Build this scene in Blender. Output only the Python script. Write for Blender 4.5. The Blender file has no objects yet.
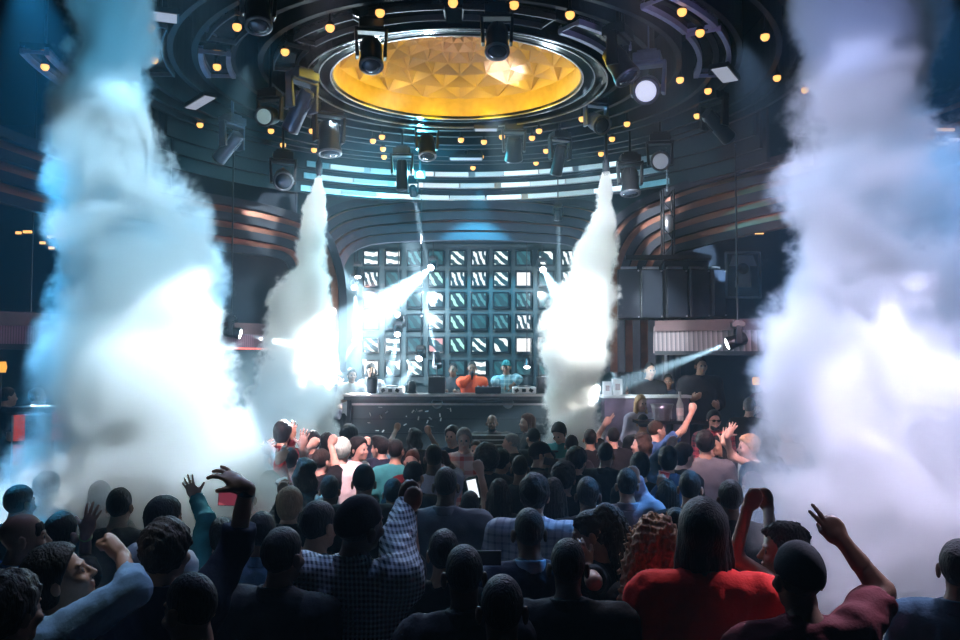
import bpy, bmesh, math, random, time
import numpy as np
from mathutils import Vector, Matrix, Euler
T0 = time.time()
SC = bpy.context.scene; COL = SC.collection
R_ = math.radians
# ------------------------------------------------------------------ camera
F = 850.0; PITCH = math.atan(43 / 850); EYE = Vector((0, 0, 2.5))
cam = bpy.data.cameras.new('camera'); cam_o = bpy.data.objects.new('camera', cam); COL.objects.link(cam_o)
cam.sensor_width = 36; cam.lens = F / 960 * 36; cam.clip_start = .05
cam_o.location = EYE; cam_o.rotation_euler = (math.pi / 2 + PITCH, 0, 0); SC.camera = cam_o
RM = Matrix.Rotation(math.pi / 2 + PITCH, 3, 'X')
def ray(px, py): return RM @ Vector(((px - 480) / F, (320 - py) / F, -1))
def at(px, py, D):
    d = ray(px, py); return EYE + d * (D / d.y)
def atz(px, py, z):
    d = ray(px, py); return EYE + d * ((z - EYE.z) / d.z)
# ------------------------------------------------------------------ materials
MATS = {}
def nodes(m):
    m.use_nodes = True; nt = m.node_tree
    return nt, nt.nodes['Principled BSDF'], nt.nodes.new, nt.links.new
def mat(name, col, rough=.6, metal=0., scale=12., var=.25, bump=.0, bscale=None, stretch=None, spec=.5, sheen=0.):
    """a procedural material: noise varies the colour a little and can bump the surface"""
    key = (name, tuple(col), rough, metal)
    if key in MATS: return MATS[key]
    m = bpy.data.materials.new(name); nt, b, N, L = nodes(m)
    tc = N('ShaderNodeTexCoord'); mp = N('ShaderNodeMapping'); L(tc.outputs['Object'], mp.inputs[0])
    if stretch: mp.inputs['Scale'].default_value = stretch
    n = N('ShaderNodeTexNoise'); n.inputs['Scale'].default_value = scale; n.inputs['Detail'].default_value = 3; L(mp.outputs[0], n.inputs['Vector'])
    mx = N('ShaderNodeMix'); mx.data_type = 'RGBA'; L(n.outputs[0], mx.inputs[0])
    mx.inputs[6].default_value = (*[c * (1 - var) for c in col], 1); mx.inputs[7].default_value = (*[min(1, c * (1 + var)) for c in col], 1)
    L(mx.outputs[2], b.inputs['Base Color'])
    b.inputs['Roughness'].default_value = rough; b.inputs['Metallic'].default_value = metal; b.inputs['Specular IOR Level'].default_value = spec
    if sheen: b.inputs['Sheen Weight'].default_value = sheen
    if bump:
        n2 = N('ShaderNodeTexNoise'); n2.inputs['Scale'].default_value = bscale or scale * 3; n2.inputs['Detail'].default_value = 4; L(mp.outputs[0], n2.inputs['Vector'])
        bp = N('ShaderNodeBump'); bp.inputs['Strength'].default_value = bump; bp.inputs['Distance'].default_value = .01; L(n2.outputs[0], bp.inputs['Height']); L(bp.outputs[0], b.inputs['Normal'])
    MATS[key] = m; return m
def glow(name, col, strength):
    key = ('glow', name)
    if key in MATS: return MATS[key]
    m = bpy.data.materials.new(name); nt, b, N, L = nodes(m)
    lw = N('ShaderNodeLayerWeight'); lw.inputs[0].default_value = .3
    mt = N('ShaderNodeMath'); mt.operation = 'MULTIPLY_ADD'; mt.inputs[1].default_value = -.35 * strength; mt.inputs[2].default_value = strength; L(lw.outputs['Facing'], mt.inputs[0])
    b.inputs['Base Color'].default_value = (*[c * .3 for c in col], 1); b.inputs['Emission Color'].default_value = (*col, 1); L(mt.outputs[0], b.inputs['Emission Strength'])
    m.cycles.emission_sampling = 'NONE'
    MATS[key] = m; return m
def pattern(name, c1, c2, kind, freq, rough=.75):
    """woven cloth with stripes, gingham or plaid that belong to the cloth"""
    key = ('pat', name)
    if key in MATS: return MATS[key]
    m = bpy.data.materials.new(name); nt, b, N, L = nodes(m)
    tc = N('ShaderNodeTexCoord'); sp = N('ShaderNodeSeparateXYZ'); L(tc.outputs['Object'], sp.inputs[0])
    def M(op, a, bb=None):
        q = N('ShaderNodeMath'); q.operation = op
        for i, v in enumerate((a, bb)):
            if v is None: continue
            if isinstance(v, (int, float)): q.inputs[i].default_value = v
            else: L(v, q.inputs[i])
        return q.outputs[0]
    def sq(s, duty=.5): return M('LESS_THAN', M('FRACT', M('MULTIPLY', s, freq)), duty)
    if kind == 'stripe': f = sq(sp.outputs[2], .25)
    elif kind == 'fringe': f = M('MULTIPLY', M('FRACT', M('MULTIPLY', M('ADD', sp.outputs[0], M('MULTIPLY', sp.outputs[1], .6)), freq)), .9)
    elif kind == 'plaid': f = M('MULTIPLY', M('ADD', sq(sp.outputs[2], .3), sq(sp.outputs[0], .3)), .5)
    else: f = M('MULTIPLY', M('ADD', sq(sp.outputs[2]), sq(M('ADD', sp.outputs[0], M('MULTIPLY', sp.outputs[1], .7)))), .5)
    mx = N('ShaderNodeMix'); mx.data_type = 'RGBA'; L(f, mx.inputs[0]); mx.inputs[6].default_value = (*c1, 1); mx.inputs[7].default_value = (*c2, 1)
    L(mx.outputs[2], b.inputs['Base Color']); b.inputs['Roughness'].default_value = rough
    MATS[key] = m; return m
# ------------------------------------------------------------------ object helpers
def link(name, me, parent=None, loc=None):
    o = bpy.data.objects.new(name, me); COL.objects.link(o)
    if parent is not None: o.parent = parent
    if loc is not None: o.location = loc
    return o
def tag(o, label=None, cat=None, group=None, kind=None):
    if label: o['label'] = label
    if cat: o['category'] = cat
    if group: o['group'] = group
    if kind: o['kind'] = kind
    return o
def thing(name, label, cat, loc=(0, 0, 0), rot=(0, 0, 0), group=None):
    o = link(name, None); o.location = loc; o.rotation_euler = rot; o.empty_display_size = .1
    return tag(o, label, cat, group)
class MB:
    """collects shapes, then links them as one mesh object"""
    def __init__(s): s.v = []; s.f = []; s.sm = []
    def add(s, vs, fs, smooth=False):
        b = len(s.v); s.v += [tuple(v) for v in vs]; s.f += [tuple(i + b for i in f) for f in fs]; s.sm += [smooth] * len(fs); return s
    def box(s, c, size, rot=None, taper=1.):
        c = Vector(c); M = (rot if isinstance(rot, Matrix) else Euler(rot).to_matrix()) if rot is not None else Matrix.Identity(3)
        vs = []
        for z in (-1, 1):
            t = taper if z > 0 else 1
            for x, y in ((-1, -1), (1, -1), (1, 1), (-1, 1)): vs.append(c + M @ Vector((x * size[0] / 2 * t, y * size[1] / 2 * t, z * size[2] / 2)))
        return s.add(vs, [(3, 2, 1, 0), (4, 5, 6, 7), (0, 1, 5, 4), (1, 2, 6, 5), (2, 3, 7, 6), (3, 0, 4, 7)])
    def tube(s, p0, p1, r0, r1=None, n=12, cap=True):
        p0, p1 = Vector(p0), Vector(p1); r1 = r0 if r1 is None else r1
        q = (p1 - p0).to_track_quat('Z', 'Y').to_matrix(); vs = []
        for p, r in ((p0, r0), (p1, r1)):
            for k in range(n):
                a = 2 * math.pi * k / n; vs.append(p + q @ Vector((math.cos(a) * r, math.sin(a) * r, 0)))
        s.add(vs, [(k, (k + 1) % n, n + (k + 1) % n, n + k) for k in range(n)], True)
        if cap: s.add(vs, [tuple(range(n - 1, -1, -1)), tuple(range(n, 2 * n))])
        return s
    def lathe(s, prof, c=(0, 0, 0), M=None, n=20, smooth=True):
        M = M or Matrix.Identity(3); c = Vector(c); vs = []
        for r, z in prof:
            for k in range(n):
                a = 2 * math.pi * k / n; vs.append(c + M @ Vector((math.cos(a) * r, math.sin(a) * r, z)))
        fs = [(i * n + k, i * n + (k + 1) % n, (i + 1) * n + (k + 1) % n, (i + 1) * n + k) for i in range(len(prof) - 1) for k in range(n)]
        s.add(vs, fs, smooth)
        return s.add(vs, [tuple(range(n - 1, -1, -1)), tuple((len(prof) - 1) * n + k for k in range(n))])
    def arc(s, c, r0, r1, z0, z1, a0=0, a1=360, n=96):
        full = a1 - a0 >= 359.9; m = n if full else n + 1; vs = []
        for k in range(m):
            a = R_(a0 + (a1 - a0) * k / n)
            for r, z in ((r0, z0), (r1, z0), (r1, z1), (r0, z1)): vs.append((c[0] + math.cos(a) * r, c[1] + math.sin(a) * r, z))
        fs = []
        for k in range(n):
            i, j = k * 4, ((k + 1) % m) * 4
            for e in range(4): fs.append((i + e, j + e, j + (e + 1) % 4, i + (e + 1) % 4))
        if not full: fs += [(0, 1, 2, 3), (n * 4 + 3, n * 4 + 2, n * 4 + 1, n * 4)]
        return s.add(vs, fs)
    def sweep(s, pts, w, d, nsub=6, up=Vector((0, 0, 1))):
        """a rectangular bar (w across in the facing plane, d in depth) along a smooth path"""
        P = []; pts = [Vector(p) for p in pts]; n = len(pts)
        for i in range(n - 1):
            a, b, c, e = pts[max(i - 1, 0)], pts[i], pts[i + 1], pts[min(i + 2, n - 1)]
            for k in range(nsub):
                t = k / nsub
                P.append(.5 * ((2 * b) + (c - a) * t + (2 * a - 5 * b + 4 * c - e) * t * t + (3 * b - a - 3 * c + e) * t ** 3))
        P.append(pts[-1]); vs = []
        for i, p in enumerate(P):
            t = (P[min(i + 1, len(P) - 1)] - P[max(i - 1, 0)]).normalized()
            back = Vector((p.x - 0, p.y - 3, 0)).normalized()
            side = t.cross(back).normalized(); bk = side.cross(t).normalized()
            for a, b in ((-1, 0), (1, 0), (1, 1), (-1, 1)): vs.append(p + side * (a * w / 2) + bk * (b * d))
        fs = [(i * 4 + e, i * 4 + (e + 1) % 4, i * 4 + 4 + (e + 1) % 4, i * 4 + 4 + e) for i in range(len(P) - 1) for e in range(4)]
        m = (len(P) - 1) * 4
        return s.add(vs, fs + [(3, 2, 1, 0), (m, m + 1, m + 2, m + 3)])
    def mesh(s, name):
        me = bpy.data.meshes.new(name); me.from_pydata(s.v, [], s.f); me.polygons.foreach_set('use_smooth', s.sm)
        bm = bmesh.new(); bm.from_mesh(me); bmesh.ops.recalc_face_normals(bm, faces=bm.faces); bm.to_mesh(me); bm.free(); return me
    def build(s, name, m, parent=None, bevel=0.):
        me = s.mesh(name); me.materials.append(m); o = link(name, me, parent)
        if bevel:
            b = o.modifiers.new('bevel', 'BEVEL'); b.width = bevel; b.segments = 2; b.limit_method = 'ANGLE'
        return o
# ------------------------------------------------------------------ smooth solids from distance fields
def nets(D, org, h):
    """surface nets: one quad mesh round the zero level of a sampled distance field"""
    S = D < 0
    c = S[:-1, :-1, :-1].astype(np.int8)
    cnt = sum(S[i:S.shape[0] - 1 + i, j:S.shape[1] - 1 + j, k:S.shape[2] - 1 + k].astype(np.int8) for i in (0, 1) for j in (0, 1) for k in (0, 1))
    act = (cnt > 0) & (cnt < 8); idx = -np.ones(act.shape, np.int64); I = np.argwhere(act); idx[act] = np.arange(len(I))
    acc = np.zeros((len(I), 3)); num = np.zeros(len(I))
    cor = [(i, j, k) for i in (0, 1) for j in (0, 1) for k in (0, 1)]
    val = {q: D[I[:, 0] + q[0], I[:, 1] + q[1], I[:, 2] + q[2]] for q in cor}
    for q in cor:
        for ax in range(3):
            if q[ax]: continue
            p = list(q); p[ax] = 1; p = tuple(p); a, b = val[q], val[p]; x = (a < 0) != (b < 0)
            t = np.where(x, a / np.where(x, a - b, 1), 0)
            for d in range(3): acc[:, d] += np.where(x, q[d] + (t if d == ax else 0), 0)
            num += x
    V = org + h * (I + acc / num[:, None]); quads = []
    for ax in range(3):
        u, v = (ax + 1) % 3, (ax + 2) % 3
        sl = [slice(None)] * 3; sl2 = [slice(None)] * 3; sl[ax] = slice(None, -1); sl2[ax] = slice(1, None)
        A, B = S[tuple(sl)], S[tuple(sl2)]; E = np.argwhere(A != B)
        E = E[(E[:, u] > 0) & (E[:, v] > 0) & (E[:, u] < D.shape[u] - 1) & (E[:, v] < D.shape[v] - 1)]
        if not len(E): continue
        fl = A[E[:, 0], E[:, 1], E[:, 2]]
        def g(du, dv):
            q = E.copy(); q[:, u] -= du; q[:, v] -= dv; return idx[q[:, 0], q[:, 1], q[:, 2]]
        Q = np.stack([g(1, 1), g(0, 1), g(0, 0), g(1, 0)], 1); Q[~fl] = Q[~fl][:, ::-1]; quads.append(Q)
    return V, (np.concatenate(quads) if quads else np.zeros((0, 4), np.int64))
class Field:
    """a distance field sampled on a grid; each shape is blended in only near itself"""
    def __init__(s, lo, hi, h):
        s.h = h; s.org = np.array(lo, float); s.n = np.maximum(4, np.ceil((np.array(hi) - s.org) / h).astype(int) + 1); s.D = np.full(tuple(s.n), .3)
    def blk(s, lo, hi):
        a = np.clip(np.floor((np.array(lo) - s.org) / s.h).astype(int), 0, s.n); b = np.clip(np.ceil((np.array(hi) - s.org) / s.h).astype(int) + 1, 0, s.n)
        if (b <= a).any(): return None, None
        ax = [s.org[i] + s.h * np.arange(a[i], b[i]) for i in range(3)]
        return tuple(slice(a[i], b[i]) for i in range(3)), np.stack(np.meshgrid(*ax, indexing='ij'), -1)
    def put(s, lo, hi, fn, k, mode='u'):
        m = k + 3 * s.h; sl, P = s.blk(np.array(lo) - m, np.array(hi) + m)
        if sl is None: return s
        d = fn(P); o = s.D[sl]
        if mode == 'u':
            e = np.maximum(k - np.abs(o - d), 0) / k; s.D[sl] = np.minimum(o, d) - e * e * k / 4
        else:
            d = -d; e = np.maximum(k - np.abs(o - d), 0) / k; s.D[sl] = np.maximum(o, d) + e * e * k / 4
        return s
    def cap(s, a, b, r0, r1=None, k=.02, mode='u'):
        a, b = np.array(a, float), np.array(b, float); r1 = r0 if r1 is None else r1; r = max(r0, r1); ab = b - a; L2 = max(ab @ ab, 1e-9)
        def fn(P):
            q = P - a; t = np.clip(q @ ab / L2, 0, 1); return np.linalg.norm(q - t[..., None] * ab, axis=-1) - (r0 + (r1 - r0) * t)
        return s.put(np.minimum(a, b) - r, np.maximum(a, b) + r, fn, k, mode)
    def ell(s, c, r, M=None, k=.02, mode='u'):
        c = np.array(c, float); r = np.array(r, float); M = np.eye(3) if M is None else np.array(M); R = r.max() if M is not None else r
        def fn(P):
            q = (P - c) @ M; l = np.linalg.norm(q / r, axis=-1); g = np.linalg.norm(q / (r * r), axis=-1); return l * (l - 1) / np.maximum(g, 1e-6)
        return s.put(c - R, c + R, fn, k, mode)
    def grid(s):
        return s.org + s.h * np.stack(np.meshgrid(*[np.arange(n) for n in s.n], indexing='ij'), -1)
    def mesh(s): return nets(s.D, s.org, s.h)
def wob(P, seed, f, n=5):
    """a cheap smooth noise: a sum of sines in random directions"""
    rg = np.random.RandomState(seed); o = 0
    for i in range(n):
        d = rg.normal(size=3); d *= f * (1 + .5 * i) / np.linalg.norm(d); o = o + np.sin(P @ d + rg.uniform(0, 6.28)) / (1 + .4 * i)
    return o / n
def npmesh(name, parts, mats_, parent=None, matfn=None):
    """parts: [(V, Q)] joined in ONE mesh"""
    V = np.concatenate([p[0] for p in parts]); off = 0; Q = []
    for v, q in parts: Q.append(q + off); off += len(v)
    Q = np.concatenate(Q); me = bpy.data.meshes.new(name)
    me.vertices.add(len(V)); me.vertices.foreach_set('co', V.astype(np.float32).ravel())
    me.loops.add(Q.size); me.loops.foreach_set('vertex_index', Q.astype(np.int32).ravel())
    me.polygons.add(len(Q)); me.polygons.foreach_set('loop_start', np.arange(0, Q.size, 4, dtype=np.int32))
    for m in mats_: me.materials.append(m)
    if matfn is not None: me.polygons.foreach_set('material_index', matfn(V[Q].mean(1)).astype(np.int32))
    me.polygons.foreach_set('use_smooth', np.ones(len(Q), bool)); me.update(calc_edges=True); me.validate()
    return link(name, me, parent)
# ------------------------------------------------------------------ people
SKIN = {'dark': (.075, .036, .022), 'brown': (.16, .08, .05), 'tan': (.34, .19, .13), 'pale': (.52, .33, .26)}
def skin(k): return mat('skin_' + k, SKIN[k], .5, scale=40, var=.12, bump=.08, bscale=120)
def hairm(name, col): return mat('hair_' + name, col, .58, scale=60, var=.5, bump=1., bscale=110, stretch=(1, 1, .25), spec=.3)
HAIR = {'black': (.006, .0055, .007), 'brown': (.035, .02, .013), 'darkbrown': (.02, .013, .01), 'auburn': (.09, .03, .018), 'blonde': (.42, .27, .13), 'lightbrown': (.38, .22, .13), 'grey': (.22, .22, .22), 'white': (.6, .65, .6), 'mint': (.5, .7, .62), 'pink': (.35, .12, .2)}
CLOTH = {'black': (.012, .012, .015), 'charcoal': (.03, .03, .035), 'navy': (.014, .02, .045), 'grey': (.16, .16, .18), 'white': (.7, .7, .72), 'lavender': (.36, .34, .44), 'paleblue': (.25, .42, .6), 'blue': (.05, .12, .3), 'denim': (.06, .13, .24), 'teal': (.03, .2, .22), 'steel': (.05, .1, .16), 'red': (.62, .014, .01), 'maroon': (.1, .008, .014), 'pink': (.6, .3, .34), 'brown': (.08, .04, .03), 'orange': (.75, .09, .03)}
def cloth(k):
    if isinstance(k, bpy.types.Material): return k
    return mat('cloth_' + k, CLOTH[k], .85, scale=25, var=.15, bump=.22, bscale=90, spec=.2)
def npv(v): return np.array(v, float)
def cylf(Fd, a, b, r0, r1, k=.015):
    a, b = npv(a), npv(b); ab = b - a; L = max(np.linalg.norm(ab), 1e-6); u = ab / L; r = max(r0, r1)
    def fn(P):
        q = P - a; t = q @ u; rad = np.linalg.norm(q - t[..., None] * u, axis=-1); return np.maximum(rad - (r0 + (r1 - r0) * np.clip(t / L, 0, 1)), np.maximum(-t, t - L))
    return Fd.put(np.minimum(a, b) - r, np.maximum(a, b) + r, fn, k)
FING = [(.026, .074, .0088), (.009, .083, .009), (-.009, .077, .0086), (-.026, .06, .0078)]
POSE = {'open': ([(6, 10, 8)] * 4, 12, (55, 0)), 'relaxed': ([(25, 30, 20), (30, 35, 22), (34, 38, 24), (38, 40, 25)], 5, (35, 20)), 'fist': ([(80, 95, 60)] * 4, 0, (10, 60)),
        'grip': ([(50, 60, 35)] * 4, 1, (30, 35)), 'point': ([(5, 6, 4), (80, 95, 60), (82, 95, 60), (84, 95, 60)], 0, (15, 55)),
        'two': ([(4, 5, 4), (4, 5, 4), (80, 95, 60), (82, 95, 60)], 7, (15, 55)), 'droop': ([(8, 28, 15), (28, 20, 12), (12, 24, 12), (2, 15, 10)], 9, (40, 25))}
def hand(Fd, wr, u, w, side, pose, h, sc=1.):
    """wrist point, hand direction u, palm normal w; four unequal fingers and a thumb from the side of the palm"""
    u = Vector(u).normalized(); w = Vector(w); w = (w - u * w.dot(u)).normalized(); v = u.cross(w) * (1 if side == 'R' else -1)
    M = np.array([list(u), list(v), list(w)]).T; wr = Vector(wr); mr = h * .85
    def pt(a, b, c): return wr + (u * a + v * b + w * c) * sc
    Fd.ell(pt(.05, 0, 0), npv((.056, .043, .019)) * sc, M, k=.012); Fd.ell(pt(.03, .024, .008), npv((.034, .02, .017)) * sc, M, k=.012)
    Fd.cap(pt(-.012, 0, 0), pt(.03, 0, 0), .027 * sc, .026 * sc, k=.015)
    curls, spread, th = POSE[pose]
    for (b, L, r), (c1, c2, c3), i in zip(FING, curls, range(4)):
        p = pt(.088 - abs(i - 1.2) * .005, b, 0); a = 0; dv = math.sin(R_(spread * (1.3 - i) * .8))
        for frac, c, rr in ((.45, c1, 1.), (.31, c2, .93), (.24, c3, .84)):
            a += R_(c); d = (u * math.cos(a) + w * math.sin(a) + v * dv * math.cos(a)).normalized(); q = p + d * (L * frac * sc)
            Fd.cap(p, q, max(r * rr * sc, mr), max(r * rr * .93 * sc, mr), k=.005); p = q
    a, c = R_(th[0]), R_(th[1]); p = pt(.028, .03, .006); d = u * math.cos(a) + v * math.sin(a) + w * .25
    q = p + d.normalized() * .04 * sc; Fd.cap(p, q, max(.0135 * sc, mr), max(.011 * sc, mr), k=.012)
    d = u * math.cos(a) + v * (math.sin(a) - math.sin(c) * .8) + w * (.25 + math.sin(c) * .9); m2 = q + d.normalized() * .03 * sc; Fd.cap(q, m2, max(.0105 * sc, mr), max(.009 * sc, mr), k=.006)
PEOPLE = []
def person(hx, hy, label, H=1.74, D=None, yaw=0, head=(0, 0, 0), lean=(0, 0), hair='short', hc='black', top='tee', tc='black', sk='tan', arms=None, w=1., fem=False, z0=0., tr='charcoal', extra=(), group='club guests dancing before the stage', hs=.98):
    arms = arms or {}
    if D is None:
        r = ray(hx, hy); D = (H - .118 + z0 - EYE.z) / (r.z / r.y)
    hw = at(hx, hy, D); H = hw.z - z0 + .118 * (H / 1.74); s = H / 1.75
    near = D < 4.6; far = D > 8.2
    hh, hb, hd, hr = ((.0062, .016, .0044, .008) if near else (.0115, .025, .009, .014) if far else (.0085, .021, .0062, .0105))
    sw = (.16 if fem else .18) * w; PEL = Vector((0, 0, .95)); LM = Euler((R_(lean[1]), R_(lean[0]), 0)).to_matrix()
    c = lambda x, y, z: PEL + LM @ (Vector((x, y, z)) - PEL)
    HC = c(0, .03, 1.64); MH = Euler((R_(head[1]), R_(head[2]), R_(head[0]))).to_matrix()
    rz = Matrix.Rotation(R_(yaw), 3, 'Z'); off = rz @ (HC * s)
    root = thing('person', label, 'person', (hw.x - off.x, hw.y - off.y, z0), (0, 0, R_(yaw)), group); root.scale = (s, s, s)
    inv = lambda p: (rz.transposed() @ (p - Vector(root.location))) / s
    # arms
    A = {}
    for sd, sx in (('R', 1), ('L', -1)):
        sh = c(sx * sw, -.005, 1.405); a = arms.get(sd)
        if a is None:
            el = sh + LM @ Vector((sx * .07, -.03, -.27)); wr = el + Vector((-sx * .1, .19, .06 if hash((hx, sd)) % 2 else -.05)); A[sd] = [sh, el, wr, Vector((-sx * .4, .8, .3)), Vector((-sx * .7, 0, .5)), 'relaxed']; continue
        def solve(px, py, pref, base, L):
            best = None
            for i in range(-44, 45):
                t = i * .01; p = inv(at(px, py, D + t)); e = abs((p - base).length - L) + (0 if t * pref >= 0 else .04) + abs(t) * .02
                if best is None or e < best[0]: best = (e, p)
            p = best[1]; d = p - base
            return p if d.length < L * 1.25 else base + d * (L * 1.25 / d.length)
        ex, ey, pe, wx, wy, pw, pose, fx, fy = a[:9]
        el = solve(ex, ey, pe, sh if ey > hy - 60 else sh + Vector((0, 0, .07)), .29)
        wr = solve(wx, wy, pw, el, .255); tip = inv(at(fx, fy, D + (a[10] if len(a) > 10 else 0))); back = inv(at(wx, wy, D)); u = tip - back
        u = Vector((u.x, u.y, u.z)); pn = rz.transposed() @ Vector(a[9] if len(a) > 9 else (0, 1, .0))
        if sh.z < el.z: sh = sh + Vector((-sx * .015, 0, .045))
        A[sd] = [sh, el, wr, u, pn, pose]
    # head field (local to head centre, then placed)
    def place(V): return (V * hs * npv((.94, 1, 1))) @ np.array(MH).T + npv(HC)
    Fh = Field((-.115, -.135, -.2), (.115, .16, .14), hh)
    Fh.ell((0, -.012, .03), (.077, .098, .09), k=.02).ell((0, .03, -.04), (.06, .067, .078), k=.03).ell((0, .07, -.098), (.027, .022, .02), k=.03)
    Fh.ell((0, .083, .024), (.05, .014, .011), k=.012)
    for x in (-1, 1):
        Fh.ell((x * .032, .102, .002), (.02, .016, .013), k=.012, mode='s').ell((x * .031, .078, .001), (.0155, .0155, .0135), k=.004).ell((x * .04, .075, -.035), (.024, .02, .02), k=.02)
        Me = np.array(Euler((0, 0, x * -.35)).to_matrix()); Fh.ell((x * .086, -.012, -.012), (.0115, .021, .034), Me, k=.006)
    Fh.cap((0, .096, .004), (0, .115, -.028), .008, .0125, k=.012).ell((0, .104, -.033), (.019, .013, .009), k=.01)
    Fh.ell((0, .094, -.06), (.025, .011, .007), k=.006).ell((0, .091, -.073), (.021, .011, .008), k=.006)
    Fh.cap((0, -.02, -.08), (0, -.035, -.2), .054 * (.88 if fem else 1.03), .058 * (.88 if fem else 1.08), k=.03)
    vh, qh = Fh.mesh(); nH = len(vh)
    parts = [(place(vh), qh)]
    # body field
    allp = [v for a in A.values() for v in a[1:3]]; lo = np.min([list(p) for p in allp] + [(-.34 * w, -.22, 0)], 0) - .13; hi = np.max([list(p) for p in allp] + [(.34 * w, .22, HC.z + .02)], 0) + .13; lo[2] = -.02
    def torso(Fd, g, kk=.06):
        Lm = np.array(LM)
        Fd.ell(c(0, .0, 1.28), npv(((.15 if fem else .168) * w + g, .11 * (.5 + .5 * w) + g, .2)), Lm, k=kk).ell(c(0, .01, 1.07), npv(((.118 if fem else .145) * w + g, .1 * w + g, .17)), Lm, k=kk)
        Fd.ell(PEL, npv(((.168 if fem else .16) * w + g, .115 * w + g, .13)), k=kk)
        for x in (-1, 1):
            Fd.cap(c(0, -.02, 1.41), c(x * sw * .88, -.008, 1.405), .06 + g * .7, .062 + g * .7, k=kk).cap(c(x * .03, -.02, 1.46), c(x * sw * .75, -.012, 1.42), .04 + g * .6, .042 + g * .6, k=kk)
            if fem: Fd.ell(c(x * .07, .09, 1.27), npv((.065, .06, .065)) + g * .7, k=.03)
    Fb = Field(lo, hi, hb); torso(Fb, 0)
    Fb.cap(c(0, -.02, 1.45), HC + MH @ Vector((0, -.03, -.09)), .06, .052, k=.05).ell(HC, (.062, .075, .085), np.array(MH), k=.03)
    lw = .92 if fem else 1.
    for sd in 'RL':
        sh, el, wr = A[sd][:3]; Fb.cap(sh, el, .052 * w * lw, .041 * w * lw, k=.04).cap(el, wr, .042 * w * lw, .027 * lw, k=.02).ell(sh, (.06 * w,) * 3, k=.04)
    for x in (-1, 1):
        Fb.cap((x * .09, 0, .9), (x * .1, .015, .5), .083, .056, k=.03).cap((x * .1, .015, .5), (x * .11, -.015, .09), .058, .038, k=.03).ell((x * .115, .055, .035), (.045, .125, .045), k=.02)
    parts.append(Fb.mesh())
    for sd in 'RL':
        sh, el, wr, u, pn, pose = A[sd]
        if sd not in arms and far: hd_ = .016
        elif sd not in arms: hd_ = .011
        else: hd_ = hd
        f0 = el.lerp(wr, .55); Fk = Field(np.minimum(list(wr), list(f0)) - .23, np.maximum(list(wr), list(f0)) + .23, hd_)
        Fk.cap(f0, wr, (.042 + (.027 - .042) * .55) * w * lw, .027 * lw, k=.02); hand(Fk, wr, u, pn, sd, pose, hd_, (.93 if fem else 1.) * (1.04)); parts.append(Fk.mesh())
    nz = [len(p[0]) for p in parts]
    MHn = np.array(MH); HCn = npv(HC)
    def mf(ctr):
        q = ((ctr - HCn) @ MHn) / hs; m = np.zeros(len(ctr), int)
        for x in (-1, 1): m[(np.linalg.norm(q - npv((x * .031, .09, .001)), axis=1) < .0115) & (q[:, 1] > .086)] = 1
        m[(np.abs(q[:, 2] + .066) < .013) & (np.abs(q[:, 0]) < .024) & (q[:, 1] > .092)] = 2
        m[ctr[:, 2] < .085] = 3
        return m
    lipc = tuple(a * .75 if i else a * 1.05 for i, a in enumerate(SKIN[sk]))
    npmesh('body', parts, [skin(sk), mat('eye', (.08, .07, .07), .2), mat('lips_' + sk, lipc, .4), mat('shoe_leather', (.02, .02, .022), .4)], root, mf)
    # clothes
    long_ = {'shirt': 1., 'jacket': 1., 'rolled': .35, 'tee': -.55, 'tank': -1., 'dress': -.4, 'plaid': 1.}[top]; g = {'jacket': .024, 'shirt': .016, 'rolled': .016, 'plaid': .017}.get(top, .013)
    Ft = Field(lo - .03, hi + .03, hb * .85); torso(Ft, g)
    for sd in 'RL':
        sh, el, wr = A[sd][:3]; ra, rb, rc = .052 * w * lw + g + .004, .043 * w * lw + g, .03 * lw + g * .8
        if long_ == -1: Ft.ell(sh, (.05 * w + g,) * 3, k=.05)
        elif long_ < 0: Ft.ell(sh, (.058 * w + g,) * 3, k=.04); cylf(Ft, sh, sh.lerp(el, 1 + long_ * .6 if long_ > -.5 else .72), ra, rb + .012, k=.03)
        else: Ft.ell(sh, (.06 * w + g,) * 3, k=.04).cap(sh, el, ra, rb, k=.03); cylf(Ft, el, el.lerp(wr, .97 if long_ == 1 else long_), rb, rb + (rc - rb) * (.97 if long_ == 1 else .3), k=.02)
    G = Ft.grid(); Ft.D = np.maximum(Ft.D, (.86 if top != 'dress' else .55) - G[..., 2])
    sd_ = int(abs(hx * 7 + hy * 13)) % 9999; Ft.D += np.where(Ft.D < .05, .011 * wob(G * npv((1, 1, .5)), sd_, 25, 6) - .017 * np.abs(wob(G * npv((1, 1, .75)), sd_ + 1, 44, 4)) - .005, 0)
    npmesh({'tee': 'tee_shirt', 'tank': 'tank_top', 'plaid': 'shirt', 'rolled': 'shirt'}.get(top, top), [Ft.mesh()], [cloth(tc)], root)
    if top in ('shirt', 'jacket', 'plaid', 'rolled'):
        Fc = Field(npv(c(0, -.02, 1.5)) - .15, npv(c(0, -.02, 1.5)) + .15, hh * 1.1); R0 = .068
        def ring(P):
            q = (P - npv(c(0, -.018, 1.497))) @ np.array(LM); rad = np.linalg.norm(q[..., :2] * npv((1, .95)), axis=-1); return np.maximum(np.abs(rad - R0 - .25 * np.clip(.03 - q[..., 2], 0, .1)) - .008, np.abs(q[..., 2] + .12 * q[..., 1]) - .03)
        Fc.put(npv(c(0, -.02, 1.5)) - .13, npv(c(0, -.02, 1.5)) + .13, ring, .01)
        cc = next((e[1] for e in extra if e[0] == 'collar'), tc); npmesh('collar', [Fc.mesh()], [cloth(cc)], root)
    Fp = Field((-.3, -.24, .03), (.3, .24, 1.02), .03); Fp.ell(PEL, npv((.165 * w + .012, .118 * w + .012, .12)), k=.05)
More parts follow.
